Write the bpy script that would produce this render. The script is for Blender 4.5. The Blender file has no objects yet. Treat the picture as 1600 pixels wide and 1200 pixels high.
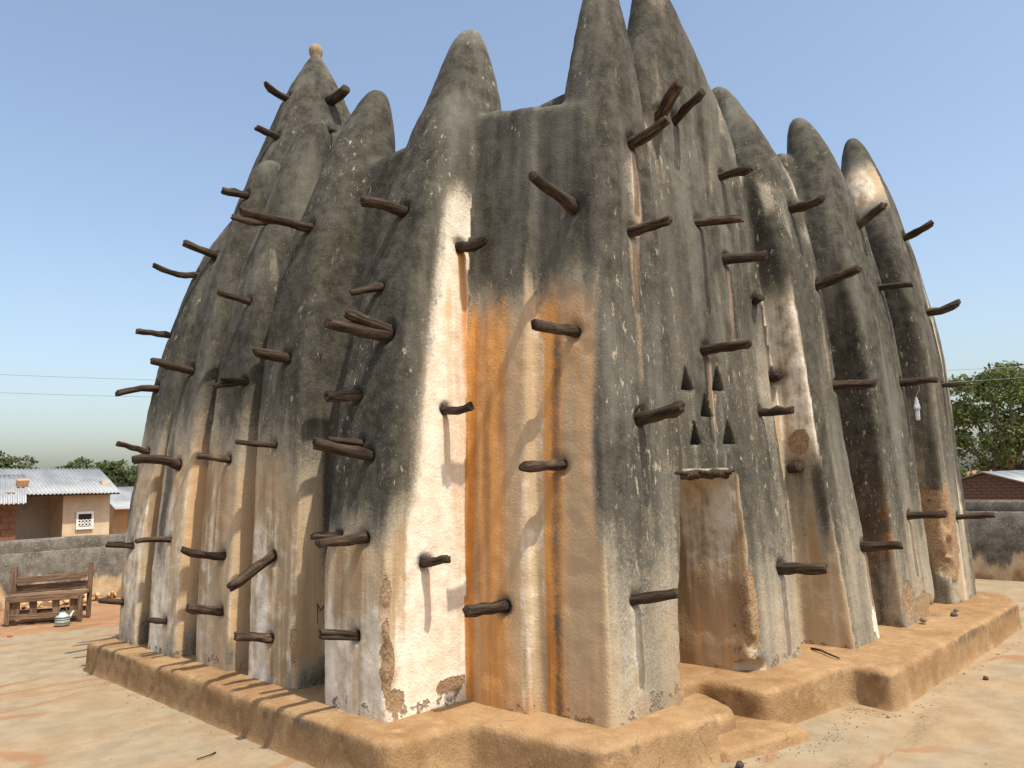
import bpy, bmesh, math, random, time
import numpy as np
from mathutils import Vector, Matrix, noise as mnoise

T_START = time.time()
scene = bpy.context.scene
R = math.radians

# ------------------------------------------------------------------ camera
# World X runs along the sunlit front of the mosque, Y along its shaded side;
# the foot of the near corner buttress stands at the origin.
CAM = Vector((-2.848, -3.788, 1.6))
CAM_HEAD, CAM_PITCH, CAM_ROLL = R(43.684), R(6.933), R(1.5)
cam_data = bpy.data.cameras.new("camera")
cam_data.sensor_width = 36.0
cam_data.lens = 27.757
cam_data.clip_start = 0.05
cam_data.clip_end = 4000
cam = bpy.data.objects.new("camera", cam_data)
scene.collection.objects.link(cam)
_h = Vector((math.cos(CAM_HEAD), math.sin(CAM_HEAD), 0))
_f = _h * math.cos(CAM_PITCH) + Vector((0, 0, math.sin(CAM_PITCH)))
_u = -_h * math.sin(CAM_PITCH) + Vector((0, 0, math.cos(CAM_PITCH)))
_r = Vector((_h.y, -_h.x, 0))
_q = Matrix((_r, _u, -_f)).transposed().to_4x4()
cam.matrix_world = Matrix.Translation(CAM) @ _q @ Matrix.Rotation(-CAM_ROLL, 4, 'Z')
scene.camera = cam

# ------------------------------------------------------------------ sky and sun
SUN_EL = R(63)
SUN_DIR = Vector((-0.035, -1.0, 0)).normalized()          # horizontal direction towards the sun
world = bpy.data.worlds.new("World")
scene.world = world
world.use_nodes = True
wn = world.node_tree
sky = wn.nodes.new("ShaderNodeTexSky")
sky.sky_type = 'NISHITA'
sky.sun_disc = False
sky.sun_elevation = SUN_EL
sky.sun_rotation = math.atan2(SUN_DIR.x, SUN_DIR.y)
sky.altitude = 200
sky.air_density = 1.15
sky.dust_density = 3.3
sky.ozone_density = 1.6
bg = wn.nodes["Background"]
bg.inputs["Strength"].default_value = 0.14
hs = wn.nodes.new("ShaderNodeHueSaturation")              # harmattan dust takes colour out of the whole sky evenly
hs.inputs["Saturation"].default_value = 0.90
tint = wn.nodes.new("ShaderNodeMix"); tint.data_type = 'RGBA'; tint.blend_type = 'MULTIPLY'
tint.inputs[0].default_value = 1.0
tint.inputs[7].default_value = (0.985, 1.0, 1.0, 1)
wn.links.new(sky.outputs[0], hs.inputs["Color"])
wn.links.new(hs.outputs[0], tint.inputs[6])
wn.links.new(tint.outputs[2], bg.inputs[0])

sun_data = bpy.data.lights.new("sun", 'SUN')
sun_data.energy = 3.4
sun_data.angle = R(0.55)
sun_data.color = (1.0, 0.92, 0.78)
sun = bpy.data.objects.new("sun", sun_data)
scene.collection.objects.link(sun)
_sd = Vector((SUN_DIR.x * math.cos(SUN_EL), SUN_DIR.y * math.cos(SUN_EL), math.sin(SUN_EL)))
sun.rotation_euler = _sd.to_track_quat('Z', 'Y').to_euler()
sun.location = (0, -10, 20)

scene.view_settings.view_transform = 'Standard'
scene.view_settings.look = 'None'
scene.view_settings.exposure = 0.6
scene.view_settings.gamma = 1.0
scene.view_settings.use_curve_mapping = False

COL = scene.collection
rng = random.Random(7)


# ------------------------------------------------------------------ helpers
def link(o, parent=None):
    COL.objects.link(o)
    if parent is not None:
        o.parent = parent
    return o


def tag(o, label=None, cat=None, group=None, kind=None):
    if label: o["label"] = label
    if cat: o["category"] = cat
    if group: o["group"] = group
    if kind: o["kind"] = kind
    return o


def empty(name, loc=(0, 0, 0), rz=0.0):
    o = bpy.data.objects.new(name, None)
    o.empty_display_size = 0.2
    o.location = loc
    o.rotation_euler = (0, 0, rz)
    COL.objects.link(o)
    return o


def mesh_obj(name, verts, faces, mat, parent=None, smooth=False, loc=None, rot=None):
    me = bpy.data.meshes.new(name)
    me.from_pydata([tuple(v) for v in verts], [], [tuple(f) for f in faces])
    me.update()
    if smooth:
        me.polygons.foreach_set("use_smooth", [True] * len(me.polygons))
    if mat: me.materials.append(mat)
    o = bpy.data.objects.new(name, me)
    if loc is not None: o.location = loc
    if rot is not None: o.rotation_euler = rot
    return link(o, parent)


def bm_obj(name, bm, mat, parent=None, smooth=False, loc=None, rot=None):
    me = bpy.data.meshes.new(name)
    bmesh.ops.recalc_face_normals(bm, faces=bm.faces[:])
    bm.to_mesh(me); bm.free()
    if smooth:
        me.polygons.foreach_set("use_smooth", [True] * len(me.polygons))
    if mat: me.materials.append(mat)
    o = bpy.data.objects.new(name, me)
    if loc is not None: o.location = loc
    if rot is not None: o.rotation_euler = rot
    return link(o, parent)


def box_bm(sx, sy, sz, c=(0, 0, 0), bev=0.0, jit=0.0, seed=0, bm=None):
    own = bm or bmesh.new()
    r = bmesh.ops.create_cube(own, size=1.0)
    rr = random.Random(seed)
    for v in r["verts"]:
        v.co = Vector((v.co.x * sx + c[0] + rr.uniform(-jit, jit), v.co.y * sy + c[1] + rr.uniform(-jit, jit),
                       v.co.z * sz + c[2] + rr.uniform(-jit, jit)))
    if bev > 0:
        es = list({e for v in r["verts"] for e in v.link_edges})
        bmesh.ops.bevel(own, geom=es, offset=bev, segments=2, affect='EDGES', profile=0.6)
    return own


def tube(path, radii, sides=8, cap=True, jit=0.0, seed=0):
    """verts, faces of a tube along path with one radius per point."""
    rr = random.Random(seed)
    P = [Vector(p) for p in path]
    V, F = [], []
    t0 = (P[1] - P[0]).normalized()
    ref = Vector((0, 0, 1)) if abs(t0.z) < .9 else Vector((1, 0, 0))
    for i, p in enumerate(P):
        t = (P[min(i + 1, len(P) - 1)] - P[max(i - 1, 0)]).normalized()
        a = t.cross(ref).normalized()
        b = t.cross(a).normalized()
        for k in range(sides):
            an = 2 * math.pi * k / sides
            q = radii[i] * (1 + rr.uniform(-jit, jit))
            V.append(p + a * math.cos(an) * q + b * math.sin(an) * q)
    n = len(P)
    for i in range(n - 1):
        for k in range(sides):
            k2 = (k + 1) % sides
            F.append((i * sides + k, i * sides + k2, (i + 1) * sides + k2, (i + 1) * sides + k))
    if cap:
        F.append(tuple(range(sides))[::-1])
        F.append(tuple((n - 1) * sides + k for k in range(sides)))
    return V, F


def lathe(profile, sides=24):
    V, F = [], []
    for (rad, z) in profile:
        for k in range(sides):
            a = 2 * math.pi * k / sides
            V.append((rad * math.cos(a), rad * math.sin(a), z))
    for i in range(len(profile) - 1):
        for k in range(sides):
            k2 = (k + 1) % sides
            F.append((i * sides + k, i * sides + k2, (i + 1) * sides + k2, (i + 1) * sides + k))
    return V, F


# ------------------------------------------------------------------ node helpers
class NT:
    def __init__(self, name):
        self.mat = bpy.data.materials.new(name)
        self.mat.use_nodes = True
        self.t = self.mat.node_tree
        self.bsdf = self.t.nodes["Principled BSDF"]
        self.out = self.t.nodes["Material Output"]

    def n(self, typ, **kw):
        nd = self.t.nodes.new(typ)
        for k, v in kw.items():
            setattr(nd, k, v)
        return nd

    def set(self, sock, v):
        if hasattr(v, "is_linked") or isinstance(v, bpy.types.NodeSocket):
            self.t.links.new(v, sock)
        else:
            if isinstance(v, tuple) and len(v) == 3 and sock.type == 'RGBA': v = (*v, 1)
            sock.default_value = v

    def coord(self, which="Object"):
        return self.n("ShaderNodeTexCoord").outputs[which]

    def mapping(self, vec, scale=(1, 1, 1), loc=(0, 0, 0), rot=(0, 0, 0)):
        m = self.n("ShaderNodeMapping")
        self.set(m.inputs["Vector"], vec)
        m.inputs["Scale"].default_value = scale
        m.inputs["Location"].default_value = loc
        m.inputs["Rotation"].default_value = rot
        return m.outputs[0]

    def noise(self, vec, scale=5, detail=4, rough=0.55, dist=0.0):
        m = self.n("ShaderNodeTexNoise")
        self.set(m.inputs["Vector"], vec)
        m.inputs["Scale"].default_value = scale
        m.inputs["Detail"].default_value = detail
        m.inputs["Roughness"].default_value = rough
        m.inputs["Distortion"].default_value = dist
        return m.outputs["Fac"]

    def vor(self, vec, scale=5, feature='F1', out="Distance", rnd=1.0):
        m = self.n("ShaderNodeTexVoronoi", feature=feature)
        self.set(m.inputs["Vector"], vec)
        m.inputs["Scale"].default_value = scale
        m.inputs["Randomness"].default_value = rnd
        return m.outputs[out]

    def math(self, op, a, b=0.0, c=0.0, clamp=False):
        m = self.n("ShaderNodeMath", operation=op)
        m.use_clamp = clamp
        self.set(m.inputs[0], a); self.set(m.inputs[1], b); self.set(m.inputs[2], c)
        return m.outputs[0]

    def ss(self, v, lo, hi, tolo=0.0, tohi=1.0):
        m = self.n("ShaderNodeMapRange", interpolation_type='SMOOTHSTEP')
        self.set(m.inputs["Value"], v)
        m.inputs["From Min"].default_value = lo
        m.inputs["From Max"].default_value = hi
        m.inputs["To Min"].default_value = tolo
        m.inputs["To Max"].default_value = tohi
        return m.outputs[0]

    def mix(self, fac, a, b, blend='MIX'):
        m = self.n("ShaderNodeMix", data_type='RGBA', blend_type=blend)
        m.clamp_factor = True
        self.set(m.inputs[0], fac)
        self.set(m.inputs[6], a); self.set(m.inputs[7], b)
        return m.outputs[2]

    def bump(self, height, strength=0.5, dist=0.01, normal=None):
        m = self.n("ShaderNodeBump")
        m.inputs["Strength"].default_value = strength
        m.inputs["Distance"].default_value = dist
        self.set(m.inputs["Height"], height)
        if normal is not None: self.set(m.inputs["Normal"], normal)
        return m.outputs[0]

    def sep(self, vec):
        m = self.n("ShaderNodeSeparateXYZ")
        self.set(m.inputs[0], vec)
        return m.outputs

    def attr(self, name):
        m = self.n("ShaderNodeAttribute", attribute_type='GEOMETRY')
        m.attribute_name = name
        return m

    def fin(self, color=None, rough=None, normal=None, spec=0.25, metal=None):
        b = self.bsdf
        if color is not None: self.set(b.inputs["Base Color"], color)
        if rough is not None: self.set(b.inputs["Roughness"], rough)
        if normal is not None: self.set(b.inputs["Normal"], normal)
        if metal is not None: self.set(b.inputs["Metallic"], metal)
        b.inputs["Specular IOR Level"].default_value = spec
        return self.mat


def simple_mat(name, col, rough=0.8, var=0.25, scale=8, spec=0.25, metal=0.0, bump=0.3, bdist=0.005, stretch=(1, 1, 1)):
    m = NT(name)
    v = m.mapping(m.coord(), scale=stretch)
    a = m.noise(v, scale, 6, 0.6)
    b = m.noise(v, scale * 6, 4, 0.6)
    f = m.math('ADD', m.math('MULTIPLY', a, 0.65), m.math('MULTIPLY', b, 0.35))
    lo = tuple(c * (1 - var) for c in col); hi = tuple(min(1, c * (1 + var)) for c in col)
    c = m.mix(m.ss(f, 0.3, 0.7), lo, hi)
    return m.fin(c, rough, m.bump(f, bump, bdist), spec, metal)
# ------------------------------------------------------------------ the mosque as a solid field
def vnoise(P, scale, seed=0):
    """smooth value noise, -1..1, P (n,3), scale a number or triple (cells per metre)."""
    q = P * np.asarray(scale, dtype=np.float64) + seed * 17.137 + 1000.0
    i = np.floor(q).astype(np.int64); f = q - i
    f = f * f * f * (f * (f * 6 - 15) + 10)
    def hsh(a, b, c):
        h = (a * 374761393 + b * 668265263 + c * 2147483647 + seed * 974711) & 0xffffffff
        h = ((h ^ (h >> 13)) * 1274126177) & 0xffffffff
        h = (h ^ (h >> 16)) & 0xffff
        return h / 32767.5 - 1.0
    x, y, z = i[:, 0], i[:, 1], i[:, 2]
    fx, fy, fz = f[:, 0], f[:, 1], f[:, 2]
    c00 = hsh(x, y, z) * (1 - fx) + hsh(x + 1, y, z) * fx
    c10 = hsh(x, y + 1, z) * (1 - fx) + hsh(x + 1, y + 1, z) * fx
    c01 = hsh(x, y, z + 1) * (1 - fx) + hsh(x + 1, y, z + 1) * fx
    c11 = hsh(x, y + 1, z + 1) * (1 - fx) + hsh(x + 1, y + 1, z + 1) * fx
    return (c00 * (1 - fy) + c10 * fy) * (1 - fz) + (c01 * (1 - fy) + c11 * fy) * fz


def fbm(P, scale, seed=0, oct=3):
    s = np.asarray(scale, dtype=np.float64); a, t, o = 1.0, 0.0, 0.0
    for k in range(oct):
        o = o + a * vnoise(P, s * (2 ** k), seed + k * 31); t += a; a *= 0.5
    return o / t


def sstep(x, a, b):
    t = np.clip((x - a) / (b - a), 0, 1)
    return t * t * (3 - 2 * t)


def smooth_table(nodes, zs):
    n = np.asarray(nodes, float)
    zf = np.linspace(n[0, 0] - 1, n[-1, 0] + 1, 900)
    v = np.interp(zf, n[:, 0], n[:, 1])
    # continue the end slopes so that the smoothing does not flatten the ends
    s0 = (n[1, 1] - n[0, 1]) / (n[1, 0] - n[0, 0]); s1 = (n[-1, 1] - n[-2, 1]) / (n[-1, 0] - n[-2, 0])
    v = np.where(zf < n[0, 0], n[0, 1] + (zf - n[0, 0]) * s0, v)
    v = np.where(zf > n[-1, 0], n[-1, 1] + (zf - n[-1, 0]) * s1, v)
    w = int(0.22 / (zf[1] - zf[0])); k = np.hanning(2 * w + 3); k /= k.sum()
    vs = np.convolve(np.pad(v, w + 1, mode='reflect', reflect_type='odd'), k, mode='valid')
    return np.interp(zs, zf, vs)


VOX = 0.02
G0 = np.array([-0.22, -1.6, 0.10]); G1 = np.array([7.05, 4.5, 6.5])
GN = np.ceil((G1 - G0) / VOX).astype(int) + 1
GX = (G0[0] + VOX * np.arange(GN[0])).astype(np.float32)
GY = (G0[1] + VOX * np.arange(GN[1])).astype(np.float32)
GZ = (G0[2] + VOX * np.arange(GN[2])).astype(np.float32)
SDF = np.full(tuple(GN), 1.0, dtype=np.float32)
PID = np.zeros(tuple(GN), dtype=np.uint8)
PRIMS = []          # names of the parts, by id


def part_id(name):
    PRIMS.append(name)
    return len(PRIMS)


def blend(sl, d, pid, k):
    """smooth union of d into the field on the sub-block sl."""
    a = SDF[sl]
    pi = PID[sl]
    np.copyto(pi, pid, where=d < a)
    h = np.maximum(k - np.abs(a - d), 0) / k
    np.copyto(a, np.minimum(a, d) - h * h * (k * 0.25))


def block(lo, hi):
    i0 = np.clip(np.floor((np.asarray(lo) - G0) / VOX).astype(int), 0, GN - 1)
    i1 = np.clip(np.ceil((np.asarray(hi) - G0) / VOX).astype(int) + 1, 1, GN)
    return tuple(slice(a, b) for a, b in zip(i0, i1))


def column(pid, x0, x1, y0, y1, rc, top, slope, a_round, k=0.045, tipx=None, tipy=None):
    """Tapering mud column. x0..y1 are tables (z, value) of its four sides, rc of its corner radius;
    top is the tip height; slope (sx, sy) and a_round set how the sides close into the rounded tip at (tipx, tipy)."""
    zs = GZ.astype(float)
    X0, X1, Y0, Y1 = [smooth_table(t, zs) for t in (x0, x1, y0, y1)]
    rcs = np.interp(zs, [t[0] for t in rc], [t[1] for t in rc])
    db = np.maximum(top - zs, 0)
    cap = a_round * np.sqrt(1 - np.exp(-db / .06))
    hx = slope[0] * db + cap
    hy = slope[1] * db + cap
    def sm(a, b, kk=0.10):
        h = np.maximum(kk - np.abs(a - b), 0) / kk
        return np.minimum(a, b) - h * h * kk * .25
    tx = (X0 + X1) / 2 if tipx is None else np.full_like(zs, tipx)
    ty = (Y0 + Y1) / 2 if tipy is None else np.full_like(zs, tipy)
    X0 = -sm(-X0, -(tx - hx)); X1 = sm(X1, tx + hx)
    Y0 = -sm(-Y0, -(ty - hy)); Y1 = sm(Y1, ty + hy)
    ok = zs < top + 0.3
    zmax = zs[ok][-1]
    hxx = np.maximum((X1 - X0) / 2, 0.0005); hyy = np.maximum((Y1 - Y0) / 2, 0.0005)
    cx = (X0 + X1) / 2; cy = (Y0 + Y1) / 2
    sl = block((np.min(X0[ok]) - .2, np.min(Y0[ok]) - .2, G0[2]), (np.max(X1[ok]) + .2, np.max(Y1[ok]) + .2, zmax))
    zi = sl[2]
    rr = np.minimum(rcs, np.minimum(hxx, hyy) * 0.98)[zi].astype(np.float32)
    qx = np.abs(GX[sl[0]][:, None, None] - cx[zi].astype(np.float32)) - hxx[zi].astype(np.float32) + rr
    qy = np.abs(GY[sl[1]][None, :, None] - cy[zi].astype(np.float32)) - hyy[zi].astype(np.float32) + rr
    d = np.sqrt(np.maximum(qx, 0) ** 2 + np.maximum(qy, 0) ** 2) + np.minimum(np.maximum(qx, qy), 0) - rr
    # near the tip the sides slope, so shrink the horizontal distance towards a true one
    sh = np.interp(zs, [top - .9, top - .05, top], [0.97, 0.75, 0.6])[zi].astype(np.float32)
    d = d * sh
    over = np.maximum(GZ[zi] - top, 0)[None, None, :]
    d = np.where(over > 0, np.sqrt(np.maximum(d, 0) ** 2 + over ** 2), d).astype(np.float32)
    blend(sl, d, pid, k)


def slab(pid, x0, x1, y0, y1, top, rc=0.05, k=0.06, topr=0.12, fall=0.0, yref=0.0):
    """wall block with tables for its battered sides, closed by a rounded top."""
    zs = GZ.astype(float)
    X0, X1, Y0, Y1 = [smooth_table(t, zs) for t in (x0, x1, y0, y1)]
    sl = block((X0.min() - .15, Y0.min() - .15, G0[2]), (X1.max() + .15, Y1.max() + .15, top + .25))
    zi = sl[2]
    f32 = lambda a: a[zi].astype(np.float32)
    hx, hy = f32((X1 - X0) / 2), f32((Y1 - Y0) / 2)
    qx = np.abs(GX[sl[0]][:, None, None] - f32((X0 + X1) / 2)) - hx + rc
    qy = np.abs(GY[sl[1]][None, :, None] - f32((Y0 + Y1) / 2)) - hy + rc
    d2 = np.sqrt(np.maximum(qx, 0) ** 2 + np.maximum(qy, 0) ** 2) + np.minimum(np.maximum(qx, qy), 0) - rc
    dz = GZ[zi][None, None, :] - (top + fall * (GY[sl[1]] - yref))[None, :, None].astype(np.float32)
    a = d2 + topr; b = dz + topr
    d = np.sqrt(np.maximum(a, 0) ** 2 + np.maximum(b, 0) ** 2) + np.minimum(np.maximum(a, b), 0) - topr
    blend(sl, d.astype(np.float32), pid, k)


def carve(lo, hi, fn):
    sl = block(lo, hi)
    X = GX[sl[0]][:, None, None]; Y = GY[sl[1]][None, :, None]; Z = GZ[sl[2]][None, None, :]
    d = fn(X, Y, Z)
    SDF[sl] = np.maximum(SDF[sl], -d)


Z = lambda *a: list(zip(a[0::2], a[1::2]))
RC = Z(.2, .02, 1.5, .025, 2.4, .045, 3.2, .08, 4.0, .15, 4.8, .35)
RCL = Z(.2, .02, 1.0, .025, 2.0, .045, 2.8, .085, 3.5, .15, 4.3, .4)

P_WALL = part_id("wall")
slab(P_WALL, Z(.2, .34, 2, .38, 4.2, .72), Z(.2, 6.55, 4.2, 6.35), Z(.2, .25, 4.2, .45), Z(.2, 3.9, 4.2, 3.7), 4.15)
slab(P_WALL, Z(.2, 1.1, 4.2, 1.1), Z(.2, 6.6, 4.2, 6.4), Z(.2, -.93, 2, -.88, 4.2, -.72), Z(.2, 1.0, 4.2, 1.0), 4.25)

# shaded side, near to far: front profile (X of the outer face), centre and half width along Y, tip
def left_buttress(pid, front, yc, hw, tip, slope=(.30, .30), a=.10, depth=.62, rc=RCL, lean=None):
    fx = front
    yn = lean or Z(.2, yc, tip[2] - 1.2, (yc * .7 + tip[1] * .3), tip[2], tip[1])
    zs = [n[0] for n in fx]
    y0 = [(z, np.interp(z, [n[0] for n in yn], [n[1] for n in yn]) - np.interp(z, [n[0] for n in hw], [n[1] for n in hw])) for z in np.linspace(.2, tip[2], 9)]
    y1 = [(z, np.interp(z, [n[0] for n in yn], [n[1] for n in yn]) + np.interp(z, [n[0] for n in hw], [n[1] for n in hw])) for z in np.linspace(.2, tip[2], 9)]
    x1 = [(z, v + depth) for z, v in fx]
    column(pid, fx, x1, y0, y1, rc, tip[2], slope, a, tipx=None, tipy=None)

FACE_L5 = Z(.2, -.02, 1, 0, 1.5, .05, 2, .12, 2.5, .2, 3, .31, 3.5, .45, 3.9, .58, 4.2, .70, 4.45, .78)
left_buttress(part_id("buttress"), Z(.2, .0, 1, .0, 1.6, .06, 2.2, .13, 2.8, .26, 3.5, .43, 4.0, .60, 4.4, .70, 5.03, .76), .33, Z(.2, .32, 2.5, .31, 5, .30), (1.0, .30, 5.03),
              depth=.66, slope=(.31, .30), rc=Z(.2, .02, 1.5, .03, 2.6, .05, 3.4, .11, 4.2, .22, 4.8, .4), lean=Z(.2, .31, 2.5, .33, 3.8, .36, 5.03, .32))
left_buttress(part_id("buttress"), Z(.2, .06, 1, .08, 2, .10, 2.5, .13, 3.2, .22, 3.8, .40, 4.4, .59, 4.91, .70), 1.40, Z(.2, .33, 2.5, .31, 5, .28), (.92, 1.38, 4.91), slope=(.30, .29), depth=.6)
left_buttress(part_id("buttress"), Z(.2, .03, 1, .04, 2, .09, 2.5, .14, 3.2, .24, 3.8, .38, 4.4, .50, 4.83, .60), 2.22, Z(.2, .28, 2.5, .28, 5, .26), (.82, 2.03, 4.83), slope=(.18, .18), a=.13, depth=.5)
left_buttress(part_id("buttress"), Z(.2, -.02, 1, .0, 2, .08, 2.5, .15, 3.2, .28, 3.8, .42, 4.3, .52, 4.69, .60), 3.03, Z(.2, .28, 2.5, .28, 5, .25), (.78, 2.82, 4.69), slope=(.16, .16), a=.13, depth=.45)
left_buttress(part_id("buttress"), FACE_L5, 3.76, Z(.2, .20, 1.5, .22, 5, .30), (.95, 3.55, 4.42), slope=(.40, .35), a=.12, depth=.5)

# sunlit front: front profile is Y of the outer face
def right_buttress(pid, front, xc, hw, tip, slope=(.29, .29), a=.09, depth=.7, rc=RC, rcn=None):
    xn = xc if isinstance(xc, list) else Z(.2, xc, tip[2] - 1.2, xc * .7 + tip[0] * .3, tip[2], tip[0])
    g = np.linspace(.2, tip[2], 11)
    ip = lambda t, z: np.interp(z, [n[0] for n in t], [n[1] for n in t])
    x0 = [(z, ip(xn, z) - ip(hw, z)) for z in g]; x1 = [(z, ip(xn, z) + ip(hw, z)) for z in g]
    y1 = [(z, v + depth) for z, v in front]
    column(pid, x0, x1, front, y1, rc, tip[2], slope, a)

right_buttress(part_id("buttress"), Z(.2, -1.35, 1, -1.28, 1.8, -1.19, 2.6, -1.13, 3.5, -1.05, 4.2, -.94, 4.7, -.82, 5.2, -.70), 3.69,
               Z(.2, .28, 2, .30, 3.5, .35, 5, .36), (3.58, -.42, 5.2), slope=(.29, .30), depth=.62)
pid_r2 = part_id("buttress")
right_buttress(pid_r2, Z(.2, -1.36, 2, -1.27, 3, -1.2, 4, -1.05, 4.7, -.94, 5.25, -.84), 4.98,
               Z(.2, .46, 2, .47, 3.5, .49, 5, .46), (4.88, -.62, 5.25), slope=(.29, .29), depth=.5)
right_buttress(pid_r2, Z(.2, -.9, 4, -.75, 4.85, -.65), 4.72, Z(.2, .25, 5, .2), (4.72, -.5, 4.85), slope=(.34, .34), depth=.4)
right_buttress(part_id("buttress"), Z(.2, -1.36, 1.4, -1.33, 2.8, -1.29, 3.3, -1.22, 3.8, -1.14, 4.3, -1.04, 4.8, -.94, 5.46, -.86), 6.40,
               Z(.2, .40, 2, .38, 3.5, .38, 5, .36), (6.33, -.66, 5.46), slope=(.27, .27), depth=.5)

# the projecting porch tower round the door: two piers with pinnacles, the wall between, its stepped side
P_PORCH = part_id("porch_tower")
slab(P_PORCH, Z(.2, .98, 3, 1.05, 4.5, 1.3), Z(.2, 2.72, 3, 2.7, 4.5, 2.5), Z(.2, -1.03, 2, -1.02, 3.3, -.98, 4.5, -.86), Z(.2, .4, 4.5, .2), 4.22, topr=.3)
column(P_PORCH, Z(.2, .72, 1, .725, 1.8, .755, 2.5, .80, 3.3, .85, 4.2, .93, 4.95, 1.0), Z(.2, 1.42, 1.7, 1.60, 2.4, 1.56, 3.5, 1.47, 4.95, 1.48),
       Z(.2, -1.06, 2, -1.05, 3.3, -1.04, 4.2, -1.02, 4.95, -1.0), Z(.2, -.42, 3, -.45, 4.0, -.64, 4.95, -.66), Z(.2, .02, 1.6, .03, 2.6, .05, 3.5, .10, 4.3, .18), 5.00, (.27, .24), .08)
column(P_PORCH, Z(.2, 2.26, 2, 2.24, 3.5, 1.95, 4.2, 1.52, 4.5, 1.56, 4.8, 1.71, 5.3, 1.80), Z(.2, 3.02, 3.7, 2.98, 4.4, 2.90, 5.3, 2.75),
       Z(.2, -1.12, 1.2, -1.09, 2.5, -1.0, 3.7, -.94, 4.4, -.93, 5.3, -.91), Z(.2, -.3, 3.8, -.35, 4.4, -.56, 5.3, -.63), Z(.2, .02, 1.6, .03, 2.6, .06, 3.5, .12, 4.3, .2), 5.30, (.88, .26), .09, k=.05, tipx=1.92)
slab(P_PORCH, Z(.2, .62, 1.5, .655, 3, .75, 4.1, .88), Z(.2, 1.4, 4, 1.4), Z(.2, -.535, 2, -.53, 4, -.50), Z(.2, .5, 4, .5), 4.14, rc=.03, k=.03, topr=.05, fall=.26, yref=-.2)
slab(P_PORCH, Z(.2, .74, 1.5, .77, 3, .84, 4.1, .895), Z(.2, 1.4, 4, 1.4), Z(.2, -.95, 4, -.9), Z(.2, .3, 4, .3), 4.14, rc=.03, k=.03, topr=.05, fall=.26, yref=-.2)

# the minaret behind the shaded side
P_MIN = part_id("minaret")
MC = (1.735, 3.5)
_mw = Z(.2, .80, 3.6, .86, 4.45, .86, 5.0, .645, 5.45, .475, 5.9, .33, 6.38, .1)
column(P_MIN, [(z, MC[0] - w) for z, w in _mw], [(z, MC[0] + w) for z, w in _mw], [(z, MC[1] - w) for z, w in _mw], [(z, MC[1] + w) for z, w in _mw],
       Z(.2, 1, 6, 1), 6.38, (.52, .52), .07)
print("field unions", round(time.time() - T_START, 1))

# the doorway, the dark room behind it and the five triangular vents over the door
def box_d(lo, hi, r=0.0):
    c = [(a + b) / 2 for a, b in zip(lo, hi)]; h = [(b - a) / 2 - r for a, b in zip(lo, hi)]
    def fn(X, Y, Zz):
        q = [np.abs(X - c[0]) - h[0], np.abs(Y - c[1]) - h[1], np.abs(Zz - c[2]) - h[2]]
        return np.sqrt(sum(np.maximum(v, 0) ** 2 for v in q)) + np.minimum(np.maximum(np.maximum(q[0], q[1]), q[2]), 0) - r
    return fn

def door_d(X, Y, Zz):
    w = .012 * np.sin(Zz * 5.3 + 1) + .01 * np.sin(Zz * 13)
    xl = 1.40 + .125 * (Zz - .25) + w * .5
    xr = 2.275 + w * .4
    q0 = np.maximum(xl - X, X - xr)
    q2 = np.abs(Zz - .80) - .815
    return np.maximum(np.maximum(q0, q2), Y - .1) + 0 * Y

carve((1.2, -1.6, .1), (2.5, .2, 1.9), door_d)
carve((1.1, -.25, .1), (5.6, 3.1, 3.3), box_d((1.25, -.05, .25), (5.4, 2.9, 3.1), .05))

def tri_d(cx, zb, hw, hh):
    def fn(X, Y, Zz):
        n = math.hypot(hh, hw)
        return np.maximum(np.maximum(zb - Zz, (np.abs(X - cx) * hh + (Zz - zb - hh) * hw) / n), Y + .5) + 0 * Y
    return fn

VENTS = ((1.755, 2.165), (2.155, 2.185), (1.975, 1.995), (1.805, 1.80), (2.235, 1.81))
VENT_HW, VENT_HH = .073, .168
for cx, zb in VENTS:
    carve((cx - .15, -1.5, zb - .1), (cx + .15, -.4, zb + .3), tri_d(cx, zb, VENT_HW, VENT_HH))

# broken plaster: pieces fallen out of edges and feet
def bite(c, r, noise_s=9.0, amp=.04, seed=3):
    c = np.array(c); r = np.array(r)
    sl = block(c - r * 1.6, c + r * 1.6)
    X, Y, Zz = np.meshgrid(GX[sl[0]], GY[sl[1]], GZ[sl[2]], indexing='ij')
    q = np.stack([X.ravel(), Y.ravel(), Zz.ravel()], 1).astype(float)
    k = np.linalg.norm((q - c) / r, axis=1)
    d = (k - 1) * r.min() + amp * fbm(q, noise_s, seed, 2)
    SDF[sl] = np.maximum(SDF[sl], -d.reshape(X.shape).astype(np.float32))

bite((2.25, -1.13, .42), (.07, .07, .10), seed=1)
bite((2.27, -1.15, .70), (.05, .06, .07), seed=2)
bite((2.27, -1.16, .95), (.035, .06, .10), seed=4)
bite((2.26, -1.05, .28), (.12, .10, .05), seed=5)
bite((.0, -.01, .62), (.035, .045, .13), 14, .02, 6)
bite((.005, -.02, .95), (.03, .05, .16), 14, .02, 7)
bite((.03, -.02, .40), (.03, .05, .12), 14, .02, 8)
bite((5.42, -1.38, .28), (.22, .10, .10), 8, .05, 9)
bite((4.72, -1.38, .45), (.14, .05, .16), 8, .04, 10)
bite((6.05, -1.36, .80), (.10, .05, .50), 6, .05, 11)
bite((6.03, -1.34, .62), (.06, .10, .12), 9, .04, 12)


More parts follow.
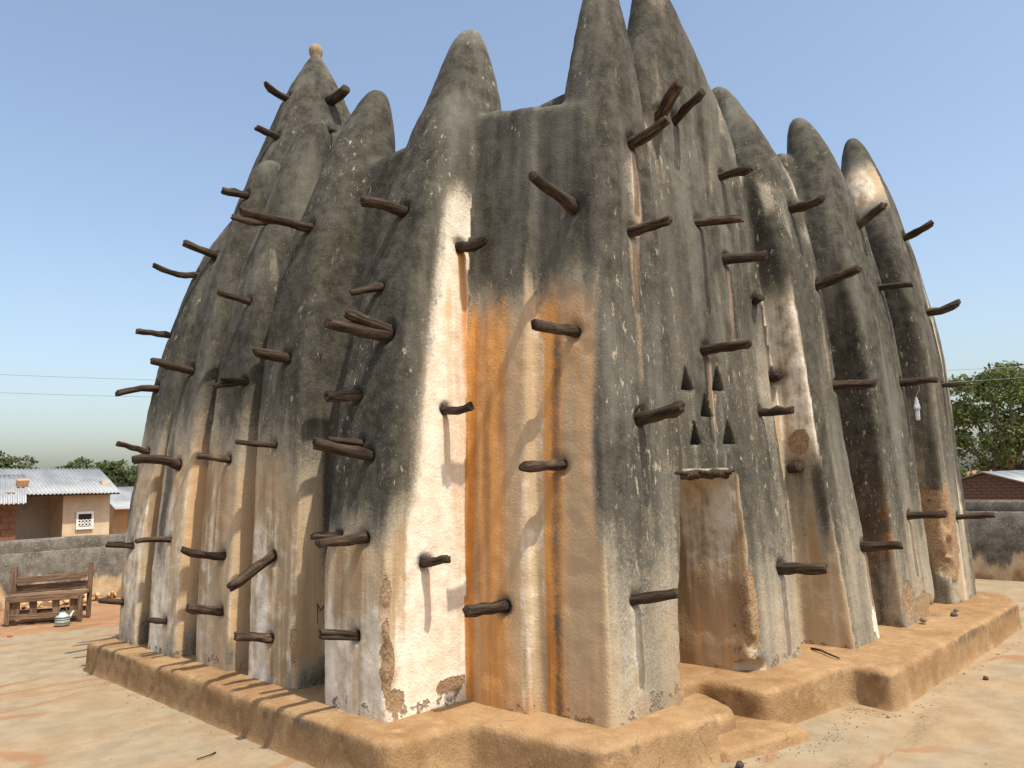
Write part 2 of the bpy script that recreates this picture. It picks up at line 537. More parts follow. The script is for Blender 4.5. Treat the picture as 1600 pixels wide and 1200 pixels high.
def surface_nets(S, g0, vox):
    """naive surface nets: vertices, quads, and the grid cell of each vertex."""
    neg = S < 0
    n = neg.shape
    c = np.zeros(tuple(m - 1 for m in n), dtype=np.uint8)
    for a in (0, 1):
        for b in (0, 1):
            for d in (0, 1):
                c += neg[a:n[0] - 1 + a, b:n[1] - 1 + b, d:n[2] - 1 + d]
    act = (c > 0) & (c < 8)
    idx = np.argwhere(act)
    vid = np.full(act.shape, -1, dtype=np.int32)
    vid[act] = np.arange(len(idx), dtype=np.int32)
    corner = {}
    for a in (0, 1):
        for b in (0, 1):
            for d in (0, 1):
                corner[a, b, d] = S[idx[:, 0] + a, idx[:, 1] + b, idx[:, 2] + d].astype(np.float64)
    acc = np.zeros((len(idx), 3)); cnt = np.zeros(len(idx))
    for ax in range(3):
        for p in (0, 1):
            for q in (0, 1):
                o0 = [0, 0, 0]; o0[(ax + 1) % 3] = p; o0[(ax + 2) % 3] = q
                o1 = list(o0); o1[ax] = 1
                v0, v1 = corner[tuple(o0)], corner[tuple(o1)]
                m = (v0 < 0) != (v1 < 0)
                t = np.where(m, v0 / np.where(m, v0 - v1, 1), 0)
                pt = np.array(o0, float)[None, :] + np.zeros((len(idx), 3)); pt[:, ax] = t
                acc[m] += pt[m]; cnt[m] += 1
    P = g0 + vox * (idx + acc / cnt[:, None])
    quads = []
    for ax in range(3):
        u, v = (ax + 1) % 3, (ax + 2) % 3
        s0 = [slice(None)] * 3; s1 = [slice(None)] * 3
        s0[ax] = slice(0, n[ax] - 1); s1[ax] = slice(1, n[ax])
        A, B = neg[tuple(s0)], neg[tuple(s1)]
        e = np.argwhere(A != B)
        ok = (e[:, u] > 0) & (e[:, v] > 0) & (e[:, u] < n[u] - 1) & (e[:, v] < n[v] - 1)
        e = e[ok]
        inside = A[e[:, 0], e[:, 1], e[:, 2]]
        def cell(du, dv):
            k = e.copy(); k[:, u] -= du; k[:, v] -= dv
            return vid[k[:, 0], k[:, 1], k[:, 2]]
        q = np.stack([cell(1, 1), cell(0, 1), cell(0, 0), cell(1, 0)], 1)
        q[~inside] = q[~inside][:, ::-1]
        quads.append(q)
    Q = np.concatenate(quads)
    Q = Q[(Q >= 0).all(1)]
    return P, Q, idx
# ------------------------------------------------------------------ materials
def make_plaster():
    m = NT("lime_and_mud_plaster")
    co = m.coord()
    a = m.attr("wear_shade")                      # r dark growth and painted shade, g rust, b bare mud, alpha lime white
    sp = m.n("ShaderNodeSeparateColor")
    m.set(sp.inputs[0], a.outputs["Color"])
    dark, rust, mud = sp.outputs[0], sp.outputs[1], sp.outputs[2]
    white = a.outputs["Alpha"]
    blotch = m.attr("blotch").outputs["Fac"]        # broad unevenness, 0..1
    patch = m.attr("patch").outputs["Fac"]          # where flecks and pits gather, 0..1
    streak = m.noise(m.mapping(co, scale=(9, 9, .55)), 1.0, 3, .62)
    streak2 = m.noise(m.mapping(co, scale=(30, 30, 2.2), loc=(3, 1, 7)), 1.0, 2, .6)
    mid = m.noise(co, 9, 4, .65)
    fine = m.noise(co, 60, 3, .65)
    # ochre wash under everything
    tanA = m.mix(m.ss(blotch, .30, .70), (.33, .225, .125), (.47, .345, .21))
    tan = m.mix(m.ss(streak, .38, .68), tanA, (.54, .425, .285))
    # a thin film of growth greys the wash before it blackens it
    tan = m.mix(m.math('MULTIPLY', m.ss(dark, .10, .42), .85), tan, m.mix(m.ss(mid, .3, .7), (.27, .235, .172), (.44, .395, .30)))
    # lime wash
    lime = m.mix(m.ss(mid, .32, .7), (.66, .565, .43), (.82, .75, .625))
    wf = m.math('ADD', white, m.math('ADD', m.math('MULTIPLY', m.math('SUBTRACT', streak, .5), .9), m.math('MULTIPLY', m.math('SUBTRACT', mid, .5), .6)))
    col = m.mix(m.ss(wf, .36, .72), tan, lime)
    # rust coloured seepage
    rf = m.math('ADD', rust, m.math('ADD', m.math('MULTIPLY', m.math('SUBTRACT', streak, .5), 1.1), m.math('MULTIPLY', m.math('SUBTRACT', streak2, .5), .4)))
    rcol = m.mix(m.ss(streak, .35, .65), (.45, .155, .022), (.66, .31, .078))
    rfac = m.math('MULTIPLY', m.ss(rf, .22, .95), m.ss(rust, .02, .3))
    col = m.mix(m.math('MULTIPLY', rfac, .88), col, rcol)
    # black growth, also the painted dark of vents and beam sockets
    df = m.math('ADD', dark, m.math('ADD', m.math('MULTIPLY', m.math('SUBTRACT', streak, .5), .70),
                                    m.math('ADD', m.math('MULTIPLY', m.math('SUBTRACT', mid, .5), .75), m.math('MULTIPLY', m.math('SUBTRACT', fine, .5), .45))))
    dcol = m.mix(m.ss(mid, .3, .7), (.029, .0265, .0195), (.078, .072, .057))
    dcol = m.mix(m.math('MULTIPLY', m.ss(m.math('ADD', m.math('MULTIPLY', streak, .5), m.math('MULTIPLY', blotch, .5)), .46, .76), .75), dcol, (.165, .156, .128))
    dcol = m.mix(m.ss(fine, .56, .78), dcol, (.165, .150, .122))
    dfac = m.math('MULTIPLY', m.ss(df, .18, .70), m.ss(dark, .02, .22))
    col = m.mix(m.math('MULTIPLY', dfac, .96), col, dcol)
    # pale flecks where the growth has flaked off
    vf = m.noise(m.mapping(co, scale=(26, 26, 11), loc=(5, 5, 5)), 1.0, 4, .72)
    vd = m.vor(co, 17, 'F1')
    fl = m.math('MULTIPLY', m.ss(vf, .60, .68), m.ss(patch, .38, .70))
    dots = m.math('MULTIPLY', m.ss(vd, .15, .08), m.ss(patch, .55, .75))
    fleck = m.math('MAXIMUM', fl, m.math('MULTIPLY', dots, .45))
    col = m.mix(m.math('MULTIPLY', m.math('MULTIPLY', fleck, dfac), .75), col, (.50, .42, .31))
    # bare mud where the coat has come off
    mn = m.math('ADD', mud, m.math('ADD', m.math('MULTIPLY', m.math('SUBTRACT', mid, .5), .8), m.math('MULTIPLY', m.math('SUBTRACT', fine, .5), .25)))
    mfac = m.math('MULTIPLY', m.ss(mn, .46, .52), m.ss(mud, .08, .2))
    mcol = m.mix(m.ss(fine, .35, .65), (.23, .145, .078), (.37, .255, .15))
    col = m.mix(mfac, col, mcol)
    # pits
    pits = m.math('MULTIPLY', m.ss(vd, .075, .045), m.ss(patch, .32, .22))
    col = m.mix(m.math('MULTIPLY', pits, .8), col, (.09, .06, .04))
    # relief
    h = m.math('ADD', m.math('MULTIPLY', mid, .5), m.math('MULTIPLY', fine, .42))
    h = m.math('SUBTRACT', h, m.math('MULTIPLY', mfac, m.math('ADD', .8, m.math('MULTIPLY', fine, 1.2))))
    return m.fin(col, .93, m.bump(h, .8, .014), .12)


def make_mud(name="trodden_mud", lo=(.245, .140, .062), hi=(.355, .230, .120), stain=(.13, .095, .065)):
    m = NT(name)
    co = m.coord()
    bl = m.noise(co, 1.9, 6, .6, .3)
    mid = m.noise(co, 8, 6, .65)
    fine = m.noise(co, 60, 5, .65)
    col = m.mix(m.ss(m.math('ADD', m.math('MULTIPLY', bl, .6), m.math('MULTIPLY', mid, .4)), .36, .64), lo, hi)
    col = m.mix(m.ss(fine, .5, .8), col, tuple(min(1, c * 1.18) for c in hi))
    a = m.attr("wear_shade")
    sp = m.n("ShaderNodeSeparateColor"); m.set(sp.inputs[0], a.outputs["Color"])
    st = m.noise(m.mapping(co, scale=(14, 14, 2.0)), 1.0, 5, .65)
    f = m.math('MULTIPLY', m.ss(m.math('ADD', sp.outputs[0], m.math('MULTIPLY', m.math('SUBTRACT', st, .5), 1.3)), .35, .75), m.ss(sp.outputs[0], .02, .2))
    col = m.mix(m.math('MULTIPLY', f, .8), col, stain)
    pd = m.vor(co, 13, 'F1')
    pits = m.math('MULTIPLY', m.ss(pd, .10, .05), m.ss(m.noise(co, 5, 2, .5), .56, .63))
    col = m.mix(m.math('MULTIPLY', pits, .6), col, (.12, .075, .045))
    wob = m.n("ShaderNodeTexNoise"); m.set(wob.inputs["Vector"], co); wob.inputs["Scale"].default_value = 5.0; wob.inputs["Detail"].default_value = 4
    sc = m.n("ShaderNodeVectorMath", operation='SCALE'); m.set(sc.inputs[0], wob.outputs["Color"]); sc.inputs["Scale"].default_value = .28
    ad = m.n("ShaderNodeVectorMath", operation='ADD'); m.set(ad.inputs[0], co); m.set(ad.inputs[1], sc.outputs[0])
    ce = m.vor(ad.outputs[0], 2.6, 'DISTANCE_TO_EDGE')
    crack = m.math('MULTIPLY', m.ss(ce, .008, .003), m.ss(bl, .56, .64))
    col = m.mix(m.math('MULTIPLY', crack, .65), col, (.10, .06, .035))
    col = m.mix(m.math('MULTIPLY', m.ss(mid, .56, .72), .55), col, tuple(min(1, c * 1.3) for c in hi))
    col = m.mix(m.math('MULTIPLY', m.ss(m.noise(co, 3.3, 5, .65), .58, .72), .5), col, stain)
    h = m.math('ADD', m.math('MULTIPLY', mid, .5), m.math('MULTIPLY', fine, .45))
    return m.fin(col, .95, m.bump(h, .9, .018), .1)


def make_wood(name, lo=(.020, .014, .010), hi=(.082, .056, .039), worn=(.22, .15, .092)):
    m = NT(name)
    co = m.coord("Object")
    oi = m.n("ShaderNodeObjectInfo")
    ofs = m.n("ShaderNodeVectorMath", operation='ADD'); m.set(ofs.inputs[0], co)
    rv = m.n("ShaderNodeCombineXYZ"); m.set(rv.inputs[0], m.math('MULTIPLY', oi.outputs["Random"], 37.0)); m.set(rv.inputs[2], m.math('MULTIPLY', oi.outputs["Random"], 11.0))
    m.set(ofs.inputs[1], rv.outputs[0])
    c2 = ofs.outputs[0]
    gr = m.noise(m.mapping(c2, scale=(55, 55, 5)), 1.0, 5, .65)
    bl = m.noise(c2, 9, 5, .6)
    fine = m.noise(m.mapping(c2, scale=(190, 190, 30)), 1.0, 3, .6)
    col = m.mix(m.ss(gr, .32, .7), lo, hi)
    wf = m.math('ADD', m.math('MULTIPLY', oi.outputs["Random"], .35), m.math('MULTIPLY', bl, .7))
    col = m.mix(m.math('MULTIPLY', m.ss(wf, .50, .85), m.ss(gr, .4, .75)), col, worn)
    h = m.math('ADD', m.math('MULTIPLY', gr, .7), m.math('MULTIPLY', fine, .25))
    h = m.math('ADD', h, m.math('MULTIPLY', bl, .5))
    return m.fin(col, .88, m.bump(h, .9, .008), .15)


M_PLASTER = make_plaster()
M_MUD = make_mud()
M_WOOD = make_wood("weathered_beam_wood")
M_PLANK = make_wood("old_plank_wood", (.10, .060, .038), (.24, .150, .092), (.36, .25, .16))

# ------------------------------------------------------------------ beams: where each stands in the walls
# (foot on the wall, free end, radius, bend)
BEAMS = [
    ((1.382, 3.516, 5.776), (1.122, 3.485, 5.831), 0.038, -0.028),
    ((1.185, 3.386, 5.229), (0.962, 3.375, 5.253), 0.037, 0.000),
    ((0.562, 2.832, 4.288), (0.360, 2.838, 4.275), 0.033, 0.000),
    ((0.381, 2.097, 3.794), (0.084, 2.101, 3.782), 0.024, -0.021),
    ((0.326, 1.345, 3.558), (-0.225, 1.346, 3.556), 0.034, 0.000),
    ((0.604, 3.465, 3.850), (0.279, 3.446, 3.909), 0.031, 0.000),
    ((0.510, 3.702, 3.690), (0.104, 3.695, 3.717), 0.032, -0.038),
    ((0.224, 2.083, 3.095), (-0.030, 2.074, 3.128), 0.026, 0.000),
    ((0.336, 3.862, 3.089), (0.027, 3.860, 3.097), 0.025, 0.000),
    ((0.173, 3.005, 2.630), (-0.169, 2.996, 2.689), 0.031, 0.000),
    ((0.211, 3.818, 2.554), (-0.138, 3.827, 2.485), 0.031, 0.018),
    ((0.134, 1.325, 2.528), (-0.120, 1.321, 2.549), 0.033, 0.000),
    ((0.135, 1.955, 2.425), (-0.054, 1.955, 2.426), 0.020, 0.000),
    ((0.131, 1.978, 2.417), (-0.099, 1.985, 2.367), 0.023, 0.000),
    ((0.112, 3.750, 1.948), (-0.146, 3.746, 2.021), 0.027, 0.000),
    ((0.063, 2.964, 1.805), (-0.302, 2.962, 1.843), 0.033, 0.027),
    ((0.080, 2.108, 1.817), (-0.152, 2.106, 1.846), 0.025, 0.000),
    ((0.098, 1.421, 1.894), (-0.193, 1.420, 1.916), 0.021, 0.000),
    ((0.009, 3.771, 1.096), (-0.200, 3.773, 1.129), 0.029, 0.000),
    ((0.013, 2.986, 1.173), (-0.253, 2.986, 1.182), 0.024, 0.011),
    ((0.044, 2.101, 1.079), (-0.252, 2.106, 1.151), 0.032, -0.015),
    ((0.080, 1.428, 1.103), (-0.235, 1.405, 0.926), 0.034, 0.000),
    ((-0.012, 3.898, 0.589), (-0.202, 3.903, 0.629), 0.023, 0.000),
    ((-0.013, 2.971, 0.513), (-0.151, 2.977, 0.547), 0.024, 0.000),
    ((0.034, 2.087, 0.671), (-0.214, 2.095, 0.731), 0.029, 0.000),
    ((0.068, 1.420, 0.545), (-0.175, 1.430, 0.594), 0.029, 0.000),
    ((0.418, 0.335, 3.447), (0.100, 0.340, 3.434), 0.039, 0.013),
    ((0.284, 0.420, 2.900), (0.072, 0.438, 2.840), 0.028, 0.000),
    ((0.210, 0.221, 2.578), (-0.111, 0.206, 2.636), 0.037, 0.000),
    ((0.203, 0.225, 2.540), (-0.239, 0.219, 2.563), 0.039, 0.000),
    ((0.126, 0.439, 2.160), (-0.094, 0.441, 2.147), 0.033, 0.000),
    ((0.088, 0.345, 1.857), (-0.152, 0.343, 1.877), 0.024, 0.000),
    ((0.080, 0.246, 1.769), (-0.309, 0.242, 1.838), 0.032, 0.000),
    ((0.027, 0.235, 1.274), (-0.286, 0.234, 1.266), 0.033, 0.000),
    ((0.028, 0.488, 1.285), (-0.169, 0.489, 1.291), 0.020, 0.000),
    ((-0.002, 0.275, 0.709), (-0.238, 0.285, 0.759), 0.019, 0.000),
    ((0.000, 0.278, 0.690), (-0.237, 0.287, 0.730), 0.019, 0.000),
    ((0.696, 0.038, 3.178), (0.695, -0.194, 3.181), 0.033, -0.017),
    ((0.502, 0.014, 2.056), (0.501, -0.233, 2.064), 0.025, -0.016),
    ((0.307, 0.003, 1.115), (0.312, -0.215, 1.149), 0.029, 0.000),
    ((0.844, -0.817, 3.266), (0.436, -0.860, 3.338), 0.036, 0.000),
    ((0.796, -0.825, 2.478), (0.452, -0.825, 2.478), 0.035, 0.000),
    ((0.749, -0.729, 1.683), (0.427, -0.729, 1.670), 0.034, 0.000),
    ((0.638, -0.351, 0.846), (0.324, -0.350, 0.854), 0.033, 0.000),
    ((1.237, -1.030, 3.742), (1.212, -1.295, 3.789), 0.037, -0.012),
    ((1.737, -0.933, 4.128), (1.663, -1.132, 4.254), 0.045, 0.000),
    ((1.938, -0.934, 4.161), (1.888, -1.182, 4.250), 0.032, 0.000),
    ((1.173, -1.042, 3.131), (1.173, -1.300, 3.132), 0.036, 0.000),
    ((2.542, -0.944, 3.887), (2.545, -1.176, 3.880), 0.030, 0.000),
    ((2.078, -0.977, 3.408), (2.098, -1.304, 3.353), 0.032, 0.000),
    ((2.465, -0.990, 3.198), (2.475, -1.284, 3.165), 0.036, 0.000),
    ((2.014, -1.007, 2.464), (2.014, -1.340, 2.463), 0.036, 0.000),
    ((1.148, -1.053, 1.953), (1.142, -1.333, 2.011), 0.039, -0.016),
    ((0.995, -1.056, 0.894), (1.005, -1.327, 0.950), 0.031, 0.000),
    ((2.770, -1.032, 2.056), (2.770, -1.273, 2.056), 0.029, 0.000),
    ((2.787, -1.101, 0.905), (2.788, -1.423, 0.918), 0.038, 0.000),
    ((2.891, -0.979, 2.949), (2.821, -1.059, 2.954), 0.035, 0.000),
    ((3.355, -0.877, 2.386), (3.285, -0.957, 2.391), 0.040, 0.000),
    ((3.380, -0.977, 1.639), (3.310, -1.057, 1.644), 0.036, 0.000),
    ((3.651, -0.992, 3.876), (3.643, -1.266, 3.897), 0.036, -0.022),
    ((3.897, -1.076, 3.217), (3.878, -1.434, 3.294), 0.039, 0.000),
    ((3.953, -1.149, 2.327), (3.954, -1.461, 2.314), 0.038, 0.000),
    ((3.918, -1.282, 0.981), (3.920, -1.572, 1.002), 0.034, 0.000),
    ((5.123, -1.044, 4.045), (5.084, -1.300, 4.166), 0.042, 0.000),
    ((5.289, -1.140, 3.412), (5.293, -1.424, 3.390), 0.035, 0.000),
    ((5.333, -1.240, 2.439), (5.333, -1.557, 2.443), 0.034, 0.000),
    ((5.016, -1.312, 1.176), (5.017, -1.610, 1.197), 0.033, 0.000),
    ((6.422, -1.066, 4.179), (6.394, -1.366, 4.275), 0.043, -0.021),
    ((6.486, -1.220, 3.308), (6.475, -1.532, 3.366), 0.042, -0.021),
    ((6.460, -1.300, 2.492), (6.461, -1.534, 2.488), 0.028, 0.000),
    ((6.425, -1.340, 1.093), (6.427, -1.672, 1.123), 0.030, 0.000),
    ((1.691, 3.125, 5.717), (1.683, 2.850, 5.726), 0.055, -0.021),
    ((0.918, 1.935, 4.718), (0.924, 1.893, 4.712), 0.023, 0.000),
]
BASES = np.array([b[0] for b in BEAMS])

# ------------------------------------------------------------------ mesh of the mosque
PV, PQ, PI = surface_nets(SDF, G0, VOX)
pid_v = PID[PI[:, 0], PI[:, 1], PI[:, 2]]
# some cells at junctions saw no solid yet: take the neighbour's
pid_v = np.where(pid_v == 0, PID[np.minimum(PI[:, 0] + 1, GN[0] - 1), np.minimum(PI[:, 1] + 1, GN[1] - 1), PI[:, 2]], pid_v)
pid_v[pid_v == 0] = P_WALL
del SDF, PID


def vert_normals(P, Q):
    n = np.cross(P[Q[:, 2]] - P[Q[:, 0]], P[Q[:, 3]] - P[Q[:, 1]])
    N = np.zeros_like(P)
    for k in range(4):
        for ax in range(3):
            N[:, ax] += np.bincount(Q[:, k], weights=n[:, ax], minlength=len(P))
    return N / np.maximum(np.linalg.norm(N, axis=1, keepdims=True), 1e-9)


# two light smoothing passes to take the grid out of it, then hand-made unevenness
def smooth(P, Q, it, lam):
    deg = np.zeros(len(P))
    for k in range(4):
        deg += np.bincount(Q[:, k], minlength=len(P)) * 2
    for _ in range(it):
        S = np.zeros_like(P)
        for k in range(4):
            for nb in ((k + 1) % 4, (k + 3) % 4):
                for ax in range(3):
                    S[:, ax] += np.bincount(Q[:, k], weights=P[Q[:, nb], ax], minlength=len(P))
        P = P + lam * (S / np.maximum(deg, 1)[:, None] - P)
    return P


vent = (PV[:, 0] > 1.62) & (PV[:, 0] < 2.36) & (PV[:, 2] > 1.76) & (PV[:, 2] < 2.40) & (PV[:, 1] < -.80) & (PV[:, 1] > -1.3)
PS = smooth(PV, PQ, 2, .5)
PV = np.where(vent[:, None], PV, PS)
N0 = vert_normals(PV, PQ)
zz = PV[:, 2]
low = sstep(zz, .15, .35)
up = sstep(zz, 1.2, 3.0)
disp = .016 * fbm(PV, (1.3, 1.3, .9), 1, 3) + np.where(pid_v == P_PORCH, .004 + .013 * up, .003 + .007 * up) * fbm(PV, (5.5, 5.5, .45), 5, 2) + .0045 * fbm(PV, 11.0, 9, 2)
PV = PV + N0 * (disp * low * np.where(vent, .3, 1.0))[:, None]
# each beam sits in a ragged socket
for (b_, t_, r_, _) in BEAMS:
    b_ = np.array(b_)
    d_ = np.linalg.norm(PV - b_, axis=1)
    sel = d_ < .16
    if sel.any():
        q_ = PV[sel]; w_ = np.exp(-(d_[sel] / (r_ * 1.75 + .012 * vnoise(q_, 25.0, 7))) ** 4)
        PV[sel] = q_ - N0[sel] * (.032 * w_)[:, None]
# sharpen the vents: bring the rims and inner sides of each opening exactly onto its triangle
for cx, zb in VENTS:
    T = np.array([(cx - VENT_HW, zb), (cx + VENT_HW, zb), (cx, zb + VENT_HH)])
    sel = np.where((np.abs(PV[:, 0] - cx) < .11) & (PV[:, 2] > zb - .03) & (PV[:, 2] < zb + .20) & (PV[:, 1] < -.45) & (PV[:, 1] > -1.25))[0]
    q = PV[sel][:, [0, 2]]
    best = np.full(len(sel), 9.0); bp = q.copy()
    for k in range(3):
        a_, b_ = T[k], T[(k + 1) % 3]; e_ = b_ - a_
        t_ = np.clip(((q - a_) @ e_) / (e_ @ e_), 0, 1); c_ = a_ + t_[:, None] * e_
        dd = np.linalg.norm(q - c_, axis=1); m_ = dd < best
        best[m_] = dd[m_]; bp[m_] = c_[m_]
    near = best < .0125
    q2 = np.where(near[:, None], bp, q)
    lay = np.round((PV[sel][:, 1] + 1.3) / .02).astype(int)
    for c_ in T:
        dc = np.linalg.norm(q2 - c_, axis=1)
        for l_ in np.unique(lay):
            i_ = np.where((lay == l_) & near)[0]
            if len(i_):
                j_ = i_[np.argmin(dc[i_])]
                if dc[j_] < .022: q2[j_] = c_
    PV[sel, 0] = q2[:, 0]; PV[sel, 2] = q2[:, 1]
N0 = vert_normals(PV, PQ)
print("mesh", len(PV), len(PQ), round(time.time() - T_START, 1))

# ---- wear: where growth, seepage, lime, bare mud and painted shade sit
x, y, z = PV[:, 0], PV[:, 1], PV[:, 2]
nx, ny, nz = N0[:, 0], N0[:, 1], N0[:, 2]
big = fbm(PV, (.9, .9, .5), 21, 3)
strk = fbm(PV, (4.5, 4.5, .5), 24, 3)
dark = np.zeros(len(PV)); rust = np.zeros(len(PV)); mud = np.zeros(len(PV)); white = np.zeros(len(PV))
left = pid_v <= 6
is_l1 = pid_v == 2
is_min = pid_v == P_MIN
right = (pid_v >= 7) & (pid_v <= 9)
porch = pid_v == P_PORCH
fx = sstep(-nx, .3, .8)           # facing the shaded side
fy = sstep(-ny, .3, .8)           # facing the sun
wavy = .35 * big + .25 * strk
# shaded side: dark heads, pale lime on the outer faces lower down, ochre flanks
bands = fbm(PV, (2.6, 2.6, .28), 27, 3)
dL = sstep(z + .9 * wavy, 1.25, 3.0) * .95
dL = np.maximum(dL, .62 * sstep(bands + .3 * strk, .12, .55) * sstep(z, .5, 1.3))
dL = np.maximum(dL, .55 * (1 - sstep(z + .25 * big, .32, .60)) * sstep(strk, -.1, .4))
dark = np.where(left, dL, dark)
white = np.where(left, fx * (.46 + .28 * bands) * (1 - sstep(z + .5 * wavy, 1.1, 2.3)) + .12 * sstep(strk, 0, .5), white)
rust = np.where(left, (.36 - .14 * fx) * sstep(fbm(PV, (2.6, 2.6, .35), 33, 2), -.15, .45) * (1 - sstep(z, 2.0, 3.4)), rust)
# near corner buttress: white sunlit face under a dark head, dark shaded face above a pale foot
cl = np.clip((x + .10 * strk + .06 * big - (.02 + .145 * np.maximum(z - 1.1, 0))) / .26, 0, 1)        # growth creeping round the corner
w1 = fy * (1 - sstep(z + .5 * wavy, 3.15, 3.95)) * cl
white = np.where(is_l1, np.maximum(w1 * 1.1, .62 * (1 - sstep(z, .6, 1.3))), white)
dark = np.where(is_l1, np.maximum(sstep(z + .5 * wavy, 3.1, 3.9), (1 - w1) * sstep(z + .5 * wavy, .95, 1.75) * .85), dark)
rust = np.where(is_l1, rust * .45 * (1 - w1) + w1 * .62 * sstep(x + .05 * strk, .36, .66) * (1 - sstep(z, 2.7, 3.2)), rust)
# porch tower: grey growth over the sunlit front, paler foot; rusty seepage down its shaded side
dP = .60 + .28 * sstep(z, 1.8, 3.4) - .34 * (1 - sstep(z + .4 * wavy, .5, 1.9)) + .55 * bands + .15 * strk
dP = dP - .16 * (x < 1.45) * (1 - sstep(z, 1.4, 2.4)) + .24 * (x > 2.2) * (1 - sstep(z, 1.6, 2.4))
dark = np.where(porch, dP * (1 - fx) + fx * sstep(z + .6 * wavy, 2.35, 3.25), dark)
white = np.where(porch, .40 - .15 * fx + .2 * strk, white)
side = porch & (y < .05) & (x < 1.1)
rS = sstep(fbm(PV, (7.0, 7.0, .35), 41, 2), -.25, .35)
seep = np.maximum(np.exp(-((y + .05 + .03 * strk) / .10) ** 2), np.exp(-((y + .65 + .03 * strk) / .12) ** 2)) * .95
seep = np.maximum(seep, .75 * np.exp(-((y + .28) / .13) ** 2) * sstep(z, 1.3, 2.0))
white = np.where(side, fx * .10 + (1 - fx) * white, white)
rust = np.where(side, fx * np.maximum(seep, .40 + .30 * rS) * (1 - sstep(z, 2.5, 3.1)), rust)
rib = porch & (y > -.60) & (y < -.48) & (x < .80)
white = np.where(rib, .40, white); dark = np.where(rib, dark * sstep(z, 2.5, 3.2), dark); rust = np.where(rib, .15 + .25 * sstep(z, .9, 2.2) + .4 * (1 - sstep(z, .28, .5)), rust)
dark = np.where(side & (x > .70) & (y < -.75), np.maximum(dark, .75 * sstep(-y + .06 * strk, .92, 1.03) * sstep(z, .9, 1.6)), dark)
run = side & (x > .66)
dark = np.where(run, np.maximum(dark, .50 * np.exp(-((y + .69 + .02 * strk) / .045) ** 2) * fx * (z < 2.5)), dark)
for sx_, z0_, z1_, w_ in ((1.17, 1.9, 3.1, .055), (1.22, 2.9, 3.7, .04), (2.05, 1.7, 2.4, .03), (2.46, 2.4, 3.15, .035)):
    ks = np.exp(-((x - sx_ - .03 * strk) / w_) ** 2) * sstep(z, z0_, z0_ + .4) * (1 - sstep(z, z1_ - .06, z1_)) * (porch & (y < -.85)) * fy
    dark = dark - .42 * ks; rust = np.maximum(rust, .62 * ks)
# inside of the doorway: ochre, with bare mud low down
inside = porch & (x > 1.38) & (x < 2.31) & (z < 1.64) & (y > -1.035)
dark = np.where(inside, 0.0, dark); white = np.where(inside, .28 + .38 * sstep(z + .3 * big, .5, 1.5), white)
rust = np.where(inside, .42 * (1 - sstep(z + .5 * big, .5, 1.35)) + .2 * sstep(bands, .1, .5), rust)
mud = np.where(inside, .38 * (1 - sstep(z + .3 * big, .5, .9)), mud)
dark = np.where(vent & ((y > -.985) | (np.abs(nx) > .4) | (np.abs(nz) > .5)), 1.0, dark)  # vent insides painted black for the shade of deep openings
# sunlit front to the right: dark flanks and heads, pale edges, ochre flanks
dR = .68 + .32 * sstep(z + .5 * wavy, 2.2, 3.9) - .34 * (1 - sstep(z + .6 * wavy, .5, 2.0)) + .50 * bands + .20 * wavy
dark = np.where(right, dR - .30 * fx * sstep(strk, .0, .4) * (1 - sstep(z, 2.6, 3.4)), dark)
white = np.where(right, .30 + .28 * strk - .10 * fx, white)
rust = np.where(right, .8 * fx * np.exp(-((z - 1.15) / .65) ** 2) * sstep(fbm(PV, (2.5, 2.5, .6), 52, 2), -.15, .4), rust)
dark = np.where((pid_v == 7) & (nx > -.3), dark + .22 * (1 - sstep(z, 1.6, 2.6)), dark)
flank = (pid_v == 7) & (nx < -.25)
fk = sstep(z + .4 * big, 1.5, 2.0) * (1 - sstep(z + .4 * big, 3.1, 3.6)) * sstep(-nx, .25, .6)
white = np.where(flank, np.maximum(white, .62 * fk), white); dark = np.where(flank, dark * (1 - .75 * fk), dark)
wallr = (pid_v == P_WALL) & (y < 0)
dark = np.where(wallr, .5 + .4 * sstep(z, 1.5, 3.5) + .4 * wavy - .25, dark)
rust = np.where(wallr, .7 * sstep(fbm(PV, (2.5, 2.5, .6), 52, 2), -.15, .4) * (1 - sstep(z, 1.6, 2.6)), rust)
# pale bloom high on the heads
bloom = sstep(fbm(PV, (2.4, 2.4, 1.1), 61, 3), .25, .55) * sstep(z, 2.6, 3.4)
dark = dark - .38 * bloom * (left | right | porch)
white = np.maximum(white, .55 * bloom)
dark = np.where(is_min, .9 + .2 * wavy, dark)
last = pid_v == 9
pale_edge = last & (x > 6.55)
pe = sstep(strk + .4 * big, -.25, .2)
dark = np.where(pale_edge & (z < 3.9), dark * (1 - .65 * pe), dark); white = np.where(pale_edge, .25 + .4 * pe, white)
# the yellow-white scar under the head of the last pinnacle
scar = last & (nx < -.2)
sc = np.exp(-(((z - 4.75) / .32) ** 2 + ((y + .72) / .28) ** 2))
dark = np.where(scar, dark * (1 - .95 * np.clip(sc * 1.4, 0, 1)), dark); white = np.where(scar, np.maximum(white, .6 * sc), white)
